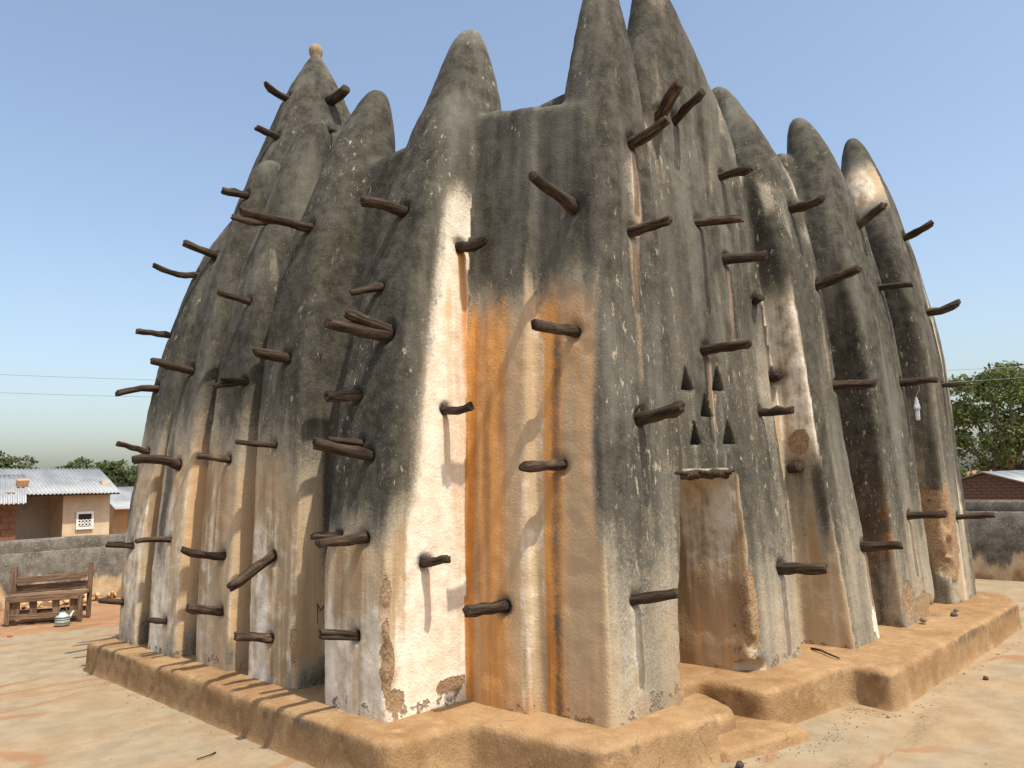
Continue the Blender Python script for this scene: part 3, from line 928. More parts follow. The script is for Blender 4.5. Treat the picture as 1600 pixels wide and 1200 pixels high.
# scars of bare mud
def spot(c, r, amt, cond=None):
    global mud
    k = np.linalg.norm((PV - np.array(c)) / np.array(r), axis=1)
    v = amt * np.clip(1.35 - k, 0, 1)
    if cond is not None: v = v * cond
    mud = np.maximum(mud, v)
spot((6.10, -1.33, .95), (.26, .3, .55), 1.0)
spot((6.12, -1.2, 1.35), (.16, .3, .16), 1.0)
spot((3.42, -1.03, 1.85), (.10, .12, .13), 1.0)
spot((3.47, -.85, 3.3), (.12, .2, .25), .8)
spot((.01, -.02, .95), (.05, .07, .17), 1.0, is_l1)
spot((.02, -.02, .55), (.06, .09, .20), 1.0, is_l1)
spot((.06, -.02, .36), (.10, .05, .09), .9, is_l1)
spot((.01, -.02, .75), (.05, .07, .45), .75, is_l1)
spot((.5, 0, .36), (.22, .08, .07), .65, is_l1)
spot((.05, 1.08, .55), (.05, .1, .2), .7)
spot((2.30, -1.12, .65), (.10, .12, .38), .95)
spot((4.70, -1.38, .45), (.20, .1, .22), 1.0)
spot((5.1, -1.36, .36), (.3, .1, .14), .9)
ch = np.linalg.norm((PV - np.array((3.95, -1.36, .38))) / np.array((.10, .12, .13)), axis=1)
white = np.maximum(white, 1.3 * (ch < 1)); dark = np.where(ch < 1, dark * .1, dark)
# seepage below the beams; socket-hole darkness painted round each foot
for bx, by, bz in BASES:
    if bz > 4.6: continue
    lat = np.hypot(x - bx, y - by)
    dzv = bz - z
    near = (lat < .16) & (dzv > -.12) & (dzv < 1.1)
    k = near * np.exp(-(lat / .05) ** 2) * sstep(dzv, -.02, .06) * (1 - sstep(dzv, .2, .85))
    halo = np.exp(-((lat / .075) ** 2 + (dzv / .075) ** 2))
    if by < -.7 and bx > .95:      # front: pale drip with dark sides
        dark = dark - .12 * k; white = white + .08 * k
        rust = np.maximum(rust, .30 * k)
    else:
        rust = np.maximum(rust, .45 * k)
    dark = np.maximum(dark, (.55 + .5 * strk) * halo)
# the deep rust run below the highest beam on the white face, and splashed dirt at the foot
k = np.exp(-((x - .70) / .05) ** 2) * is_l1 * fy * (z < 3.16) * (1 - sstep(z, .3, .32) * 0)
rust = np.maximum(rust, .95 * k * sstep(z, 1.2, 2.4)); 
foot = (1 - sstep(z + .12 * big + .05 * strk, .27, .40))
mud = np.maximum(mud, .42 * foot)
blotch = .5 + .5 * np.clip(fbm(PV, (2.6, 2.6, .55), 81, 4) * 1.7, -1, 1)
patch = .5 + .5 * np.clip(fbm(PV, (3.0, 3.0, 2.0), 91, 3) * 1.6, -1, 1)
patch = np.clip(patch + .22 * ((porch & (x > .8)) | right) * fy * (1 - sstep(z, 1.6, 2.8)), 0, 1)
wear_shade = np.stack([np.clip(dark, 0, 1), np.clip(rust, 0, 1), np.clip(mud, 0, 1), np.clip(white, 0, 1)], 1).astype(np.float32)


def field_mesh(name, P, N, Q, W, mat, parent, extra=()):
    used = np.unique(Q)
    remap = np.full(len(P), -1, dtype=np.int64); remap[used] = np.arange(len(used))
    q = remap[Q].astype(np.int32)
    me = bpy.data.meshes.new(name)
    me.vertices.add(len(used)); me.vertices.foreach_set("co", P[used].astype(np.float32).ravel())
    me.loops.add(q.size); me.loops.foreach_set("vertex_index", q.ravel())
    me.polygons.add(len(q)); me.polygons.foreach_set("loop_start", np.arange(0, q.size, 4, dtype=np.int32))
    me.polygons.foreach_set("use_smooth", np.ones(len(q), dtype=bool))
    me.update(calc_edges=True)
    at = me.attributes.new("wear_shade", 'FLOAT_COLOR', 'POINT')
    at.data.foreach_set("color", W[used].ravel())
    for an, av in extra:
        me.attributes.new(an, 'FLOAT', 'POINT').data.foreach_set("value", av[used].astype(np.float32))
    me.normals_split_custom_set_from_vertices(N[used].astype(np.float32))
    me.materials.append(mat)
    return link(bpy.data.objects.new(name, me), parent)


mosque = empty("mosque", (0, 0, 0))
tag(mosque, "tall earthen mosque with pointed grey buttresses bristling with wooden beams, standing on an ochre plinth", "mosque")
pq = pid_v[PQ]
face_pid = np.where((pq[:, 0] == pq[:, 1]) | (pq[:, 0] == pq[:, 2]), pq[:, 0], np.where(pq[:, 1] == pq[:, 2], pq[:, 1], pq[:, 3]))
PART_LABEL = {2: "near corner buttress with a white sunlit face", 9: "far right buttress with bare mud showing near its foot"}
part_obj = {}
for i, nm in enumerate(PRIMS, 1):
    fq = PQ[face_pid == i]
    if len(fq) == 0: continue
    part_obj[i] = field_mesh(nm, PV, N0, fq, wear_shade, M_PLASTER, mosque, (("blotch", blotch), ("patch", patch)))
    if i in PART_LABEL: part_obj[i]["label"] = PART_LABEL[i]
part_obj[P_PORCH]["label"] = "projecting grey porch tower with the doorway and five triangular vents"
print("parts", round(time.time() - T_START, 1))

# finial: a mud ball on the minaret's tip
fv, ff = lathe([(.001, -.11), (.05, -.10), (.062, -.06), (.058, -.035), (.072, 0), (.078, .04), (.066, .085), (.035, .112), (.001, .12)], 20)
fin = mesh_obj("finial", fv, ff, None, part_obj[P_MIN], True, loc=(MC[0], MC[1], 6.40))
M_FIN = simple_mat("finial_clay", (.28, .215, .13), .95, .35, 30)
fin.data.materials.append(M_FIN)

# ---- beams
def beam(base, tip, rad, bend, seed):
    b, t = Vector(base), Vector(tip)
    d = (t - b); L = d.length; d.normalize()
    rr = random.Random(seed)
    root = 0.22
    o = Matrix.Translation(b) @ d.to_track_quat('Z', 'Y').to_matrix().to_4x4()
    oi = o.inverted()
    upv = (oi.to_3x3() @ Vector((0, 0, 1))); upv.z = 0
    if upv.length > 1e-3: upv.normalize()
    segs = 9
    V, F = [], []
    path = []; rads = []
    wob = [(rr.uniform(-.12, .12), rr.uniform(-.12, .12)) for _ in range(segs)]
    tap = rr.uniform(.80, .98)
    for i in range(segs):
        s = i / (segs - 1)
        zc = -root + (L + root) * s
        f = max(0.0, zc / L)
        arch = 4 * f * (1 - f) * bend if f <= 1 else 0
        path.append(Vector((wob[i][0] * rad, wob[i][1] * rad, zc)) + upv * arch)
        rads.append(rad * (1.06 - (1.06 - tap) * s) * (1 + rr.uniform(-.11, .11)))
    sides = 11
    lump = [1 + rr.uniform(-.18, .14) for _ in range(sides)]
    knot = (rr.randrange(2, segs - 1), rr.randrange(sides), rr.uniform(.1, .4))
    tilt = Vector((rr.uniform(-.25, .25), rr.uniform(-.25, .25)))
    for i, p in enumerate(path):
        for k in range(sides):
            a = 2 * math.pi * k / sides
            q = rads[i] * lump[k] * (1 + rr.uniform(-.05, .05))
            if abs(i - knot[0]) < 1 and min((k - knot[1]) % sides, (knot[1] - k) % sides) <= 1: q *= 1 + knot[2]
            zo = 0
            if i == segs - 1: zo = (tilt.x * math.cos(a) + tilt.y * math.sin(a)) * rad + rr.uniform(-.22, .22) * rad
            V.append((p.x + q * math.cos(a), p.y + q * math.sin(a), p.z + zo))
    for i in range(segs - 1):
        for k in range(sides):
            k2 = (k + 1) % sides
            F.append((i * sides + k, i * sides + k2, (i + 1) * sides + k2, (i + 1) * sides + k))
    e0 = (segs - 1) * sides
    rim = len(V)                                  # worn, slightly rounded free end
    for k in range(sides):
        v = Vector(V[e0 + k]); c = path[-1]
        V.append((c.x + (v.x - c.x) * .72, c.y + (v.y - c.y) * .72, v.z + rad * .14))
    for k in range(sides):
        k2 = (k + 1) % sides
        F.append((e0 + k, e0 + k2, rim + k2, rim + k))
    V.append((path[-1].x, path[-1].y, path[-1].z + rad * .08))
    for k in range(sides):
        F.append((rim + k, rim + (k + 1) % sides, len(V) - 1))
    ob = mesh_obj("beam", V, F, M_WOOD, mosque, True)
    ob.matrix_local = o
    return ob

for i, (b, t, rad, bend) in enumerate(BEAMS):
    beam(b, t, rad * 1.08, bend, 100 + i)

# rough sticks of the door lintel
for i, (dy, dz, r_) in enumerate(((-1.02, 1.60, .022), (-.97, 1.592, .026), (-.90, 1.597, .024), (-1.035, 1.615, .014))):
    pth = [(1.46 + .09 * k, dy + .012 * math.sin(k * 1.7 + i), dz + .008 * math.sin(k * 2.3 + i * 2) + .012 * k / 10) for k in range(11)]
    V, F = tube(pth, [r_ * (1 + .1 * math.sin(k * 2.1 + i)) for k in range(11)], 8, True, .12, i)
    mesh_obj("lintel", V, F, M_WOOD, mosque, True)

# a letter M scratched into the flank of the second buttress
M_SCR = simple_mat("scratched_charcoal", (.05, .04, .03), .95, .2, 30)
LETTER = [
    (0.240, 1.073, 0.657),
    (0.238, 1.073, 0.789),
    (0.265, 1.072, 0.738),
    (0.001, 0.619, 0.844),
    (0.000, 0.615, 0.737),
]
lv, lf = [], []
for i in range(len(LETTER) - 1):
    v, f = tube([LETTER[i], tuple((a_ + b_) / 2 for a_, b_ in zip(LETTER[i], LETTER[i + 1])), LETTER[i + 1]], [.0045, .006, .0045], 5, True, .2, i)
    o_ = len(lv); lv += v; lf += [tuple(k + o_ for k in q) for q in f]
mesh_obj("scratched_letter", lv, lf, M_SCR, mosque)
# ------------------------------------------------------------------ plinth and steps (solid fields of their own)
def poly_sdf(px, py, poly):
    d = np.full(px.shape, 1e9); s = np.ones(px.shape)
    n = len(poly)
    for i in range(n):
        ax, ay = poly[i]; bx, by = poly[i - 1]
        ex, ey = bx - ax, by - ay
        wx, wy = px - ax, py - ay
        t = np.clip((wx * ex + wy * ey) / (ex * ex + ey * ey), 0, 1)
        d = np.minimum(d, (wx - ex * t) ** 2 + (wy - ey * t) ** 2)
        c1 = py >= ay; c2 = py < by; c3 = ex * wy > ey * wx
        flip = (c1 & c2 & c3) | (~c1 & ~c2 & ~c3)
        s = np.where(flip, -s, s)
    return s * np.sqrt(d)


def low_solid(name, poly, top, mat, rad=.05, corner=.08, z0=-.06, vox=.022, seed=1, stainamt=0.0, parent=None):
    P = np.array(poly)
    g0 = np.array([P[:, 0].min() - .12, P[:, 1].min() - .12, z0]); g1 = np.array([P[:, 0].max() + .12, P[:, 1].max() + .12, top + .12])
    n = np.ceil((g1 - g0) / vox).astype(int) + 1
    gx, gy, gz = [g0[k] + vox * np.arange(n[k]) for k in range(3)]
    A, B = np.meshgrid(gx, gy, indexing='ij')
    # inward offset then outward again rounds the convex corners in plan
    d2 = poly_sdf(A, B, poly)
    q = np.stack([A.ravel(), B.ravel(), 0 * A.ravel()], 1)
    d2 = d2 + (.016 * fbm(q, 1.8, seed, 3) + .006 * fbm(q, 7, seed + 5, 2)).reshape(A.shape)
    bl = d2.copy()
    w = int(corner / vox)
    if w > 0:                                     # blurred distance = worn corners
        ker = np.hanning(2 * w + 3); ker /= ker.sum()
        for ax in (0, 1):
            bl = np.apply_along_axis(lambda r: np.convolve(np.pad(r, w + 1, mode='edge'), ker, mode='valid'), ax, bl)
    d2 = bl
    tz = top + (.009 * fbm(q, 1.3, seed + 9, 2) + .003 * fbm(q, 6, seed + 11, 2)).reshape(A.shape)
    flare = .012 * np.exp(-(gz - 0) / .03)          # the foot spreads a little
    a = d2[:, :, None] + rad - flare[None, None, :] - .02 * (top - gz)[None, None, :]
    b = gz[None, None, :] - tz[:, :, None] + rad
    S = (np.sqrt(np.maximum(a, 0) ** 2 + np.maximum(b, 0) ** 2) + np.minimum(np.maximum(a, b), 0) - rad).astype(np.float32)
    V, Q, _ = surface_nets(S, g0, vox)
    V = smooth(V, Q, 2, .5)
    N = vert_normals(V, Q)
    V = V + N * (.004 * fbm(V, 6, seed + 3, 3) + .002 * fbm(V, 24, seed + 4, 2) - .005 * sstep(fbm(V, 6, seed + 6, 2), .45, .6))[:, None]
    N = vert_normals(V, Q)
    W = np.zeros((len(V), 4), np.float32)
    sideways = 1 - sstep(N[:, 2], .3, .8)
    W[:, 0] = np.clip(stainamt * sideways * sstep(V[:, 2], top * .35, top * .9) * (.6 + .8 * fbm(V, (1.1, 1.1, .5), seed + 20, 2)), 0, 1)
    return field_mesh(name, V, N, Q, W, mat, parent)


PLINTH = [(-.23, 4.12), (-.22, -.31), (.30, -.37), (.42, -1.22), (1.34, -1.38), (1.36, -.85), (1.95, -.85), (1.93, -1.34), (2.93, -1.49), (2.85, -1.79),
          (6.55, -1.80), (7.15, -1.52), (7.2, 4.12)]
low_solid("plinth", PLINTH, .25, M_MUD, .028, .07, seed=2, stainamt=.62, parent=mosque)
low_solid("step", [(1.30, -1.42), (1.96, -1.60), (2.06, -1.20), (1.95, -.9), (1.3, -.9)], .065, M_MUD, .018, .04, seed=31, parent=mosque)
low_solid("step", [(1.33, -1.20), (1.68, -1.26), (1.80, -1.17), (2.0, -.86), (2.3, -.80), (2.3, -.5), (1.33, -.5)], .160, M_MUD, .022, .04, seed=37, parent=mosque)
low_solid("step", [(1.35, -.88), (1.62, -.92), (1.95, -.80), (2.3, -.55), (2.3, .3), (1.35, .3)], .225, M_MUD, .03, .04, seed=41, parent=mosque)
print("plinth", round(time.time() - T_START, 1))

# ------------------------------------------------------------------ ground
def terrain(px, py):
    d = np.maximum(np.maximum(px - 11.2, py - 10.2), 0)
    return -1.7 * sstep(d, 0.3, 9.0)


def make_earth():
    m = NT("red_earth")
    co = m.coord()
    a = m.noise(co, .35, 6, .6); b = m.noise(co, 3, 6, .65); c = m.noise(co, 40, 4, .65)
    col = m.mix(m.ss(a, .35, .65), (.25, .13, .065), (.33, .195, .105))
    col = m.mix(m.math('MULTIPLY', m.ss(b, .45, .75), .6), col, (.43, .29, .17))
    col = m.mix(m.math('MULTIPLY', m.ss(c, .55, .75), .35), col, (.22, .12, .065))
    h = m.math('ADD', m.math('MULTIPLY', b, .6), m.math('MULTIPLY', c, .4))
    return m.fin(col, .96, m.bump(h, .6, .02), .1)


def make_screed():
    m = NT("worn_cement_screed")
    co = m.coord()
    big = m.noise(co, .55, 4, .6, .4)
    drag = m.noise(m.mapping(co, scale=(.7, 3.4, 1), rot=(0, 0, R(12))), 1.0, 4, .62, .3)
    mid = m.noise(co, 4.5, 5, .65)
    fine = m.noise(co, 45, 4, .65)
    grain = m.noise(co, 220, 2, .6)
    grey = m.mix(m.ss(mid, .3, .7), (.245, .195, .126), (.325, .263, .176))
    dust = m.mix(m.ss(mid, .35, .7), (.295, .203, .113), (.355, .258, .153))
    df = m.math('ADD', m.math('MULTIPLY', big, .45), m.math('ADD', m.math('MULTIPLY', drag, .4), m.math('MULTIPLY', fine, .18)))
    col = m.mix(m.ss(df, .44, .62), grey, dust)
    col = m.mix(m.math('MULTIPLY', m.ss(drag, .58, .70), m.ss(fine, .42, .62)), col, (.16, .138, .104))
    # joints and breaks filled with red earth: two wandering families
    nz = m.n("ShaderNodeTexNoise"); m.set(nz.inputs["Vector"], co); nz.inputs["Scale"].default_value = 1.1; nz.inputs["Detail"].default_value = 6; nz.inputs["Roughness"].default_value = .62
    sub = m.n("ShaderNodeVectorMath", operation='SUBTRACT'); m.set(sub.inputs[0], nz.outputs["Color"]); sub.inputs[1].default_value = (.5, .5, .5)
    sc = m.n("ShaderNodeVectorMath", operation='SCALE'); m.set(sc.inputs[0], sub.outputs[0]); sc.inputs["Scale"].default_value = .55
    ad = m.n("ShaderNodeVectorMath", operation='ADD'); m.set(ad.inputs[0], co); m.set(ad.inputs[1], sc.outputs[0])
    lines = None
    for rot, scl, sel, ofs in ((8, (.22, .95, 0), .50, 0), (98, (.16, .60, 0), .535, 4)):
        v = m.mapping(ad.outputs[0], scale=scl, rot=(0, 0, R(rot)), loc=(ofs, ofs, 0))
        e = m.vor(v, 1.0, 'DISTANCE_TO_EDGE')
        pick = m.ss(m.noise(m.mapping(co, loc=(ofs * 3, 1, 0)), .8, 3, .55), sel, sel + .06)
        l = m.math('MULTIPLY', m.ss(e, .020, .006), pick)
        lines = l if lines is None else m.math('MAXIMUM', lines, l)
    wide = m.math('MULTIPLY', m.ss(m.noise(co, 2.2, 6, .65), .66, .74), .6)
    red = m.math('MAXIMUM', lines, m.math('MULTIPLY', wide, m.ss(big, .47, .56)))
    col = m.mix(m.math('MULTIPLY', red, .6), col, (.29, .135, .06))
    h = m.math('ADD', m.math('MULTIPLY', mid, .35), m.math('ADD', m.math('MULTIPLY', fine, .35), m.math('MULTIPLY', grain, .12)))
    return m.fin(col, .93, m.bump(h, .55, .014), .15)


M_EARTH = make_earth(); M_SCREED = make_screed()
def axis_steps(lo, hi, near_lo, near_hi, step):
    a = [near_lo]; s = step
    while a[0] > lo: s *= 1.35; a.insert(0, a[0] - s)
    b = list(np.arange(near_lo + step, near_hi, step)); c = [near_hi]; s = step
    while c[-1] < hi: s *= 1.35; c.append(c[-1] + s)
    return np.array(a + b + c)
gx = axis_steps(-900, 900, -14, 40, 1.0); gy = axis_steps(-900, 900, -14, 45, 1.0)
A, B = np.meshgrid(gx, gy, indexing='ij')
H = terrain(A, B) - .012
idx = np.arange(A.size).reshape(A.shape)
Qg = np.stack([idx[:-1, :-1].ravel(), idx[1:, :-1].ravel(), idx[1:, 1:].ravel(), idx[:-1, 1:].ravel()], 1)
g = mesh_obj("ground", np.stack([A.ravel(), B.ravel(), H.ravel()], 1).tolist(), Qg.tolist(), M_EARTH, None, True)
tag(g, kind="structure")

# the cement terrace: one sheet with a ragged outer edge
tv = []; nn = 260
for i in range(nn):
    t = i / nn
    p = np.array([0.0, 0.0])
    per = [(-12, -14), (10.25, -14), (10.25, 5.8), (3.0, 6.0), (.8, 6.25), (-.3, 6.75), (-4, 7.2), (-12, 7.6)]
    seg = [math.dist(per[k], per[(k + 1) % len(per)]) for k in range(len(per))]
    s = t * sum(seg)
    for k in range(len(per)):
        if s <= seg[k]:
            f = s / seg[k]; a_, b_ = per[k], per[(k + 1) % len(per)]
            p = np.array([a_[0] + (b_[0] - a_[0]) * f, a_[1] + (b_[1] - a_[1]) * f]); break
        s -= seg[k]
    q = np.array([[p[0], p[1], 0.0]])
    tv.append((p[0] + .0 * float(fbm(q, .9, 3, 3)[0]), p[1] + .22 * float(fbm(q, .9, 5, 4)[0]), 0.0))
tb = bmesh.new()
tf = tb.faces.new([tb.verts.new(v) for v in tv])
r_ = bmesh.ops.extrude_face_region(tb, geom=[tf])
for v in [e for e in r_["geom"] if isinstance(e, bmesh.types.BMVert)]: v.co.z -= .05
bmesh.ops.triangulate(tb, faces=[f for f in tb.faces if len(f.verts) > 4])
tag(bm_obj("terrace", tb, M_SCREED), kind="structure")

# ------------------------------------------------------------------ compound walls
def make_wallmat():
    m = NT("stained_compound_wall")
    co = m.coord()
    zc = m.sep(co)[2]
    st = m.noise(m.mapping(co, scale=(3, 3, .8)), 1.0, 6, .65)
    mid = m.noise(co, 6, 6, .65); fine = m.noise(co, 40, 5, .65); big = m.noise(co, 1.2, 4, .6)
    gy = m.mix(m.ss(mid, .3, .7), (.085, .075, .062), (.19, .17, .14))
    gy = m.mix(m.ss(fine, .52, .72), gy, (.29, .26, .21))
    oc = m.mix(m.ss(mid, .3, .7), (.42, .29, .16), (.58, .45, .29))
    hgt = m.math('ADD', zc, m.math('ADD', m.math('MULTIPLY', m.math('SUBTRACT', st, .5), .9), m.math('MULTIPLY', m.math('SUBTRACT', big, .5), .7)))
    col = m.mix(m.ss(hgt, .22, .36), oc, gy)
    col = m.mix(m.math('MULTIPLY', m.ss(hgt, .10, .0), .7), col, (.22, .12, .055))
    h = m.math('ADD', m.math('MULTIPLY', mid, .6), m.math('MULTIPLY', fine, .4))
    return m.fin(col, .95, m.bump(h, .7, .02), .1)
M_CWALL = make_wallmat()

def compound_wall(name, label, p0, p1, hgt, thick, seed, ledge=.17):
    p0 = np.array(p0, float); p1 = np.array(p1, float)
    L = np.linalg.norm(p1 - p0); u = (p1 - p0) / L; nrm = np.array([-u[1], u[0]])
    root = empty(name, (p0[0], p0[1], 0)); tag(root, label, "wall")
    def run(pname, prof, sd):
        n = int(L / .16)
        V, F = [], []
        k = len(prof)
        for i in range(n + 1):
            s = L * i / n
            base = u * s
            for (o, zz_) in prof:
                q = np.array([[p0[0] + base[0] + nrm[0] * o, p0[1] + base[1] + nrm[1] * o, zz_]])
                j = .020 * float(fbm(q, 1.4, sd, 3)[0]); jz = .014 * float(fbm(q, 1.1, sd + 4, 2)[0]) if zz_ > .3 else 0
                V.append((base[0] + nrm[0] * (o + j), base[1] + nrm[1] * (o + j), zz_ + jz))
        for i in range(n):
            for a in range(k - 1):
                F.append((i * k + a, (i + 1) * k + a, (i + 1) * k + a + 1, i * k + a + 1))
        F.append(tuple(range(k))[::-1]); F.append(tuple(n * k + a for a in range(k)))
        o = mesh_obj(pname, V, F, M_CWALL, root, True)
        for e in o.data.edges: pass
        return o
    t = thick / 2; h1 = hgt - ledge
    run("wall_body", [(-t, -2.2), (-t, .2), (-t, h1 * .5), (-t + .01, h1 - .02), (-t + .03, h1), (t - .03, h1), (t - .01, h1 - .02), (t, h1 * .5), (t, .2), (t, -2.2)], seed)
    tt = t - .055
    run("coping", [(-tt, h1 - .03), (-tt, h1 + .04), (-tt + .01, hgt - .04), (-tt + .04, hgt), (tt - .04, hgt), (tt - .01, hgt - .04), (tt, h1 + .04), (tt, h1 - .03)], seed + 7)
    return root

compound_wall("boundary_wall", "low dark stained compound wall behind the wooden bench", (-14, 9.2), (10.15, 9.2), .93, .30, 61)
compound_wall("boundary_wall", "low dark stained compound wall beyond the mosque's right end", (10.47, 9.3), (10.47, -14), 1.13, .30, 67)

# stones and lumps of fallen render along the foot of the left wall, too many and too small to pick apart
def lump_bm(bm, c, s, rr):
    r0 = bmesh.ops.create_icosphere(bm, subdivisions=1, radius=1.0)
    e = [rr.uniform(.7, 1.3) for _ in range(3)]
    for v in r0["verts"]:
        j = 1 + rr.uniform(-.25, .25)
        v.co = Vector((c[0] + v.co.x * s * e[0] * j, c[1] + v.co.y * s * e[1] * j, c[2] + v.co.z * s * .7 * e[2] * j))
M_RUB = simple_mat("ochre_rubble", (.50, .33, .17), .95, .4, 9)
rr = random.Random(5); bm = bmesh.new()
for i in range(150):
    xx = rr.uniform(-3.2, 3.0)
    lump_bm(bm, (xx, 9.03 - abs(rr.gauss(0, .07)), rr.uniform(.0, .09)), rr.uniform(.018, .05), rr)
tag(bm_obj("rubble", bm, M_RUB), "loose ochre stones along the foot of the left compound wall", "rubble", kind="stuff")

# ------------------------------------------------------------------ bench and kettle by the left wall
def board(name, a, b, w, t, parent, seed=0, up=(0, 0, 1)):
    """plank from a to b, w wide (along up), t thick."""
    a, b = Vector(a), Vector(b); d = b - a; L = d.length; d.normalize()
    upv = Vector(up); s = d.cross(upv).normalized(); upv = s.cross(d).normalized()
    bm = box_bm(w, t, L, (0, 0, L / 2), min(w, t) * .18, .003, seed)
    o = bm_obj(name, bm, M_PLANK, parent)
    o.matrix_local = Matrix.Translation(a) @ Matrix((upv, s, d)).transposed().to_4x4()
    return o

bench = empty("bench", (.12, 7.82, 0), math.atan2(-.46, .80))
tag(bench, "weathered wooden bench with two tall posts standing before the left wall", "bench")
BW, BH = .86, .68
board("post", (0, 0, 0), (0, .02, BH), .06, .055, bench, 1, (1, 0, 0))
board("post", (BW, 0, 0), (BW + .01, .02, BH + .01), .055, .055, bench, 2, (1, 0, 0))
board("back_rail", (.03, .0, .50), (BW - .03, .0, .535), .075, .03, bench, 3)
board("back_board", (.03, .045, .385), (BW - .03, .045, .405), .10, .022, bench, 4)
for k in range(2): board("seat_plank", (-.0, -.10 - .145 * k, .325), (BW + .02, -.10 - .145 * k, .335 + .004 * k), .135, .03, bench, 5 + k, (0, 1, 0))
board("apron", (.02, -.31, .29), (BW, -.31, .30), .055, .028, bench, 8)
board("stretcher", (.03, -.30, .085), (BW - .03, -.30, .095), .065, .035, bench, 9)
board("stretcher", (.03, .0, .10), (BW - .03, .0, .11), .06, .03, bench, 10)
board("leg", (.03, -.30, 0), (.03, -.30, .31), .055, .05, bench, 11, (1, 0, 0))
board("leg", (BW - .03, -.30, 0), (BW - .03, -.30, .31), .055, .05, bench, 12, (1, 0, 0))
for k, (xa, w) in enumerate(((.10, .11), (.30, .08), (.55, .08), (.76, .11))):
    board("panel_board", (xa, -.275, .10), (xa, -.275, .285), w, .016, bench, 13 + k, (1, 0, 0))
# mud bricks pushed under the bench
M_BRICK = simple_mat("mud_brick", (.40, .24, .125), .95, .3, 14)
for k, (bx_, by_, rz) in enumerate(((.21, -.10, .2), (.43, -.06, -.1), (.65, -.11, .12))):
    w = bench.matrix_basis @ Vector((bx_, by_, .06))
    o = bm_obj("brick", box_bm(.20, .12, .11, (0, 0, 0), .012, .006, k), M_BRICK, None, loc=w, rot=(0, 0, rz - .5))
    tag(o, "mud brick lying under the bench, %s of three" % ("leftmost", "middle one", "rightmost")[k], "brick", "mud bricks under the bench")

M_KET = simple_mat("kettle_pale_green_plastic", (.45, .48, .43), .4, .08, 20, .5)
M_KST = simple_mat("kettle_dark_stripe", (.10, .15, .13), .35, .08, 20, .5)
ket = empty("kettle", (.44, 6.98, -.002), R(20)); ket.scale = (.86, .86, .86)
tag(ket, "small pale striped plastic kettle standing on the ground before the bench", "kettle")
KP = [(.001, 0), (.078, 0), (.090, .012), (.095, .05), (.094, .09), (.084, .125), (.060, .15), (.045, .158), (.046, .168), (.03, .178), (.001, .18)]
kv, kf = lathe(KP, 28); mesh_obj("body", kv, kf, M_KET, ket, True)
for z0_ in (.035, .075, .105):
    kv, kf = lathe([(.088, z0_), (.0975, z0_ + .003), (.0975, z0_ + .013), (.088, z0_ + .016)], 28)
    mesh_obj("stripe", kv, kf, M_KST, ket, True)
kv, kf = lathe([(.001, .176), (.014, .176), (.010, .19), (.016, .200), (.001, .206)], 14); mesh_obj("lid_knob", kv, kf, M_KST, ket, True)
V, F = tube([(.075, 0, .07), (.12, 0, .10), (.15, 0, .15), (.175, 0, .175)], [.022, .018, .014, .011], 10); mesh_obj("spout", V, F, M_KET, ket, True)
V, F = tube([(.07 * math.cos(a), 0, .15 + .115 * math.sin(a)) for a in [math.pi * k / 10 for k in range(11)]], [.007] * 11, 8); mesh_obj("handle", V, F, M_KST, ket, True)

# ------------------------------------------------------------------ houses beyond the walls
def make_tin():
    m = NT("galvanised_sheet")
    co = m.coord("Object")
    a = m.noise(co, 1.4, 5, .6); b = m.noise(m.mapping(co, scale=(6, 1, 6)), 2.0, 5, .65)
    col = m.mix(m.ss(a, .3, .7), (.27, .285, .29), (.37, .38, .38))
    col = m.mix(m.math('MULTIPLY', m.ss(b, .60, .78), .5), col, (.34, .24, .17))
    return m.fin(col, m.ss(a, .3, .7, .5, .68), None, .5, .35)
M_TIN = make_tin()

def corrugated(parent, a, b, c, d, sheets, amp=.018, per=.105):
    """roof slope: a-b along the eave, d-c along the ridge; split into single sheets."""
    a, b, c, d = [Vector(v) for v in (a, b, c, d)]
    W = (b - a).length
    nrm = (b - a).cross(d - a).normalized()
    for s in range(sheets):
        f0, f1 = s / sheets, min(1.0, (s + 1) / sheets + .02)
        n = max(4, int(W * (f1 - f0) / per * 8))
        V, F = [], []
        lift = nrm * (.004 * (s % 2))
        for i in range(n + 1):
            f = f0 + (f1 - f0) * i / n
            w = nrm * (amp * math.cos(2 * math.pi * W * f / per)) + lift
            for g in (0, .5, 1):
                p = (a + (b - a) * f) * (1 - g) + (d + (c - d) * f) * g + w
                V.append(p)
            for g in (1, .5, 0):
                p = (a + (b - a) * f) * (1 - g) + (d + (c - d) * f) * g + w - nrm * .006
                V.append(p)
        k = 6
        for i in range(n):
            for j in range(k):
                j2 = (j + 1) % k
                F.append((i * k + j, (i + 1) * k + j, (i + 1) * k + j2, i * k + j2))
        mesh_obj("roof_sheet", V, F, M_TIN, parent, True)

def wall_slab(name, mat, parent, x0, x1, y0, y1, z0, z1):
    return bm_obj(name, box_bm(x1 - x0, y1 - y0, z1 - z0, ((x0 + x1) / 2, (y0 + y1) / 2, (z0 + z1) / 2)), mat, parent)

M_CREAM = simple_mat("cream_render", (.56, .44, .29), .93, .14, 3)
M_SHADE = simple_mat("shaded_render", (.36, .33, .27), .93, .15, 3)  # darker copy of the cream render, recess shade put into its colour
M_WHITE = simple_mat("white_paint", (.78, .76, .70), .8, .06, 9)
M_TIMBER = simple_mat("dark_timber", (.10, .065, .045), .9, .3, 12)

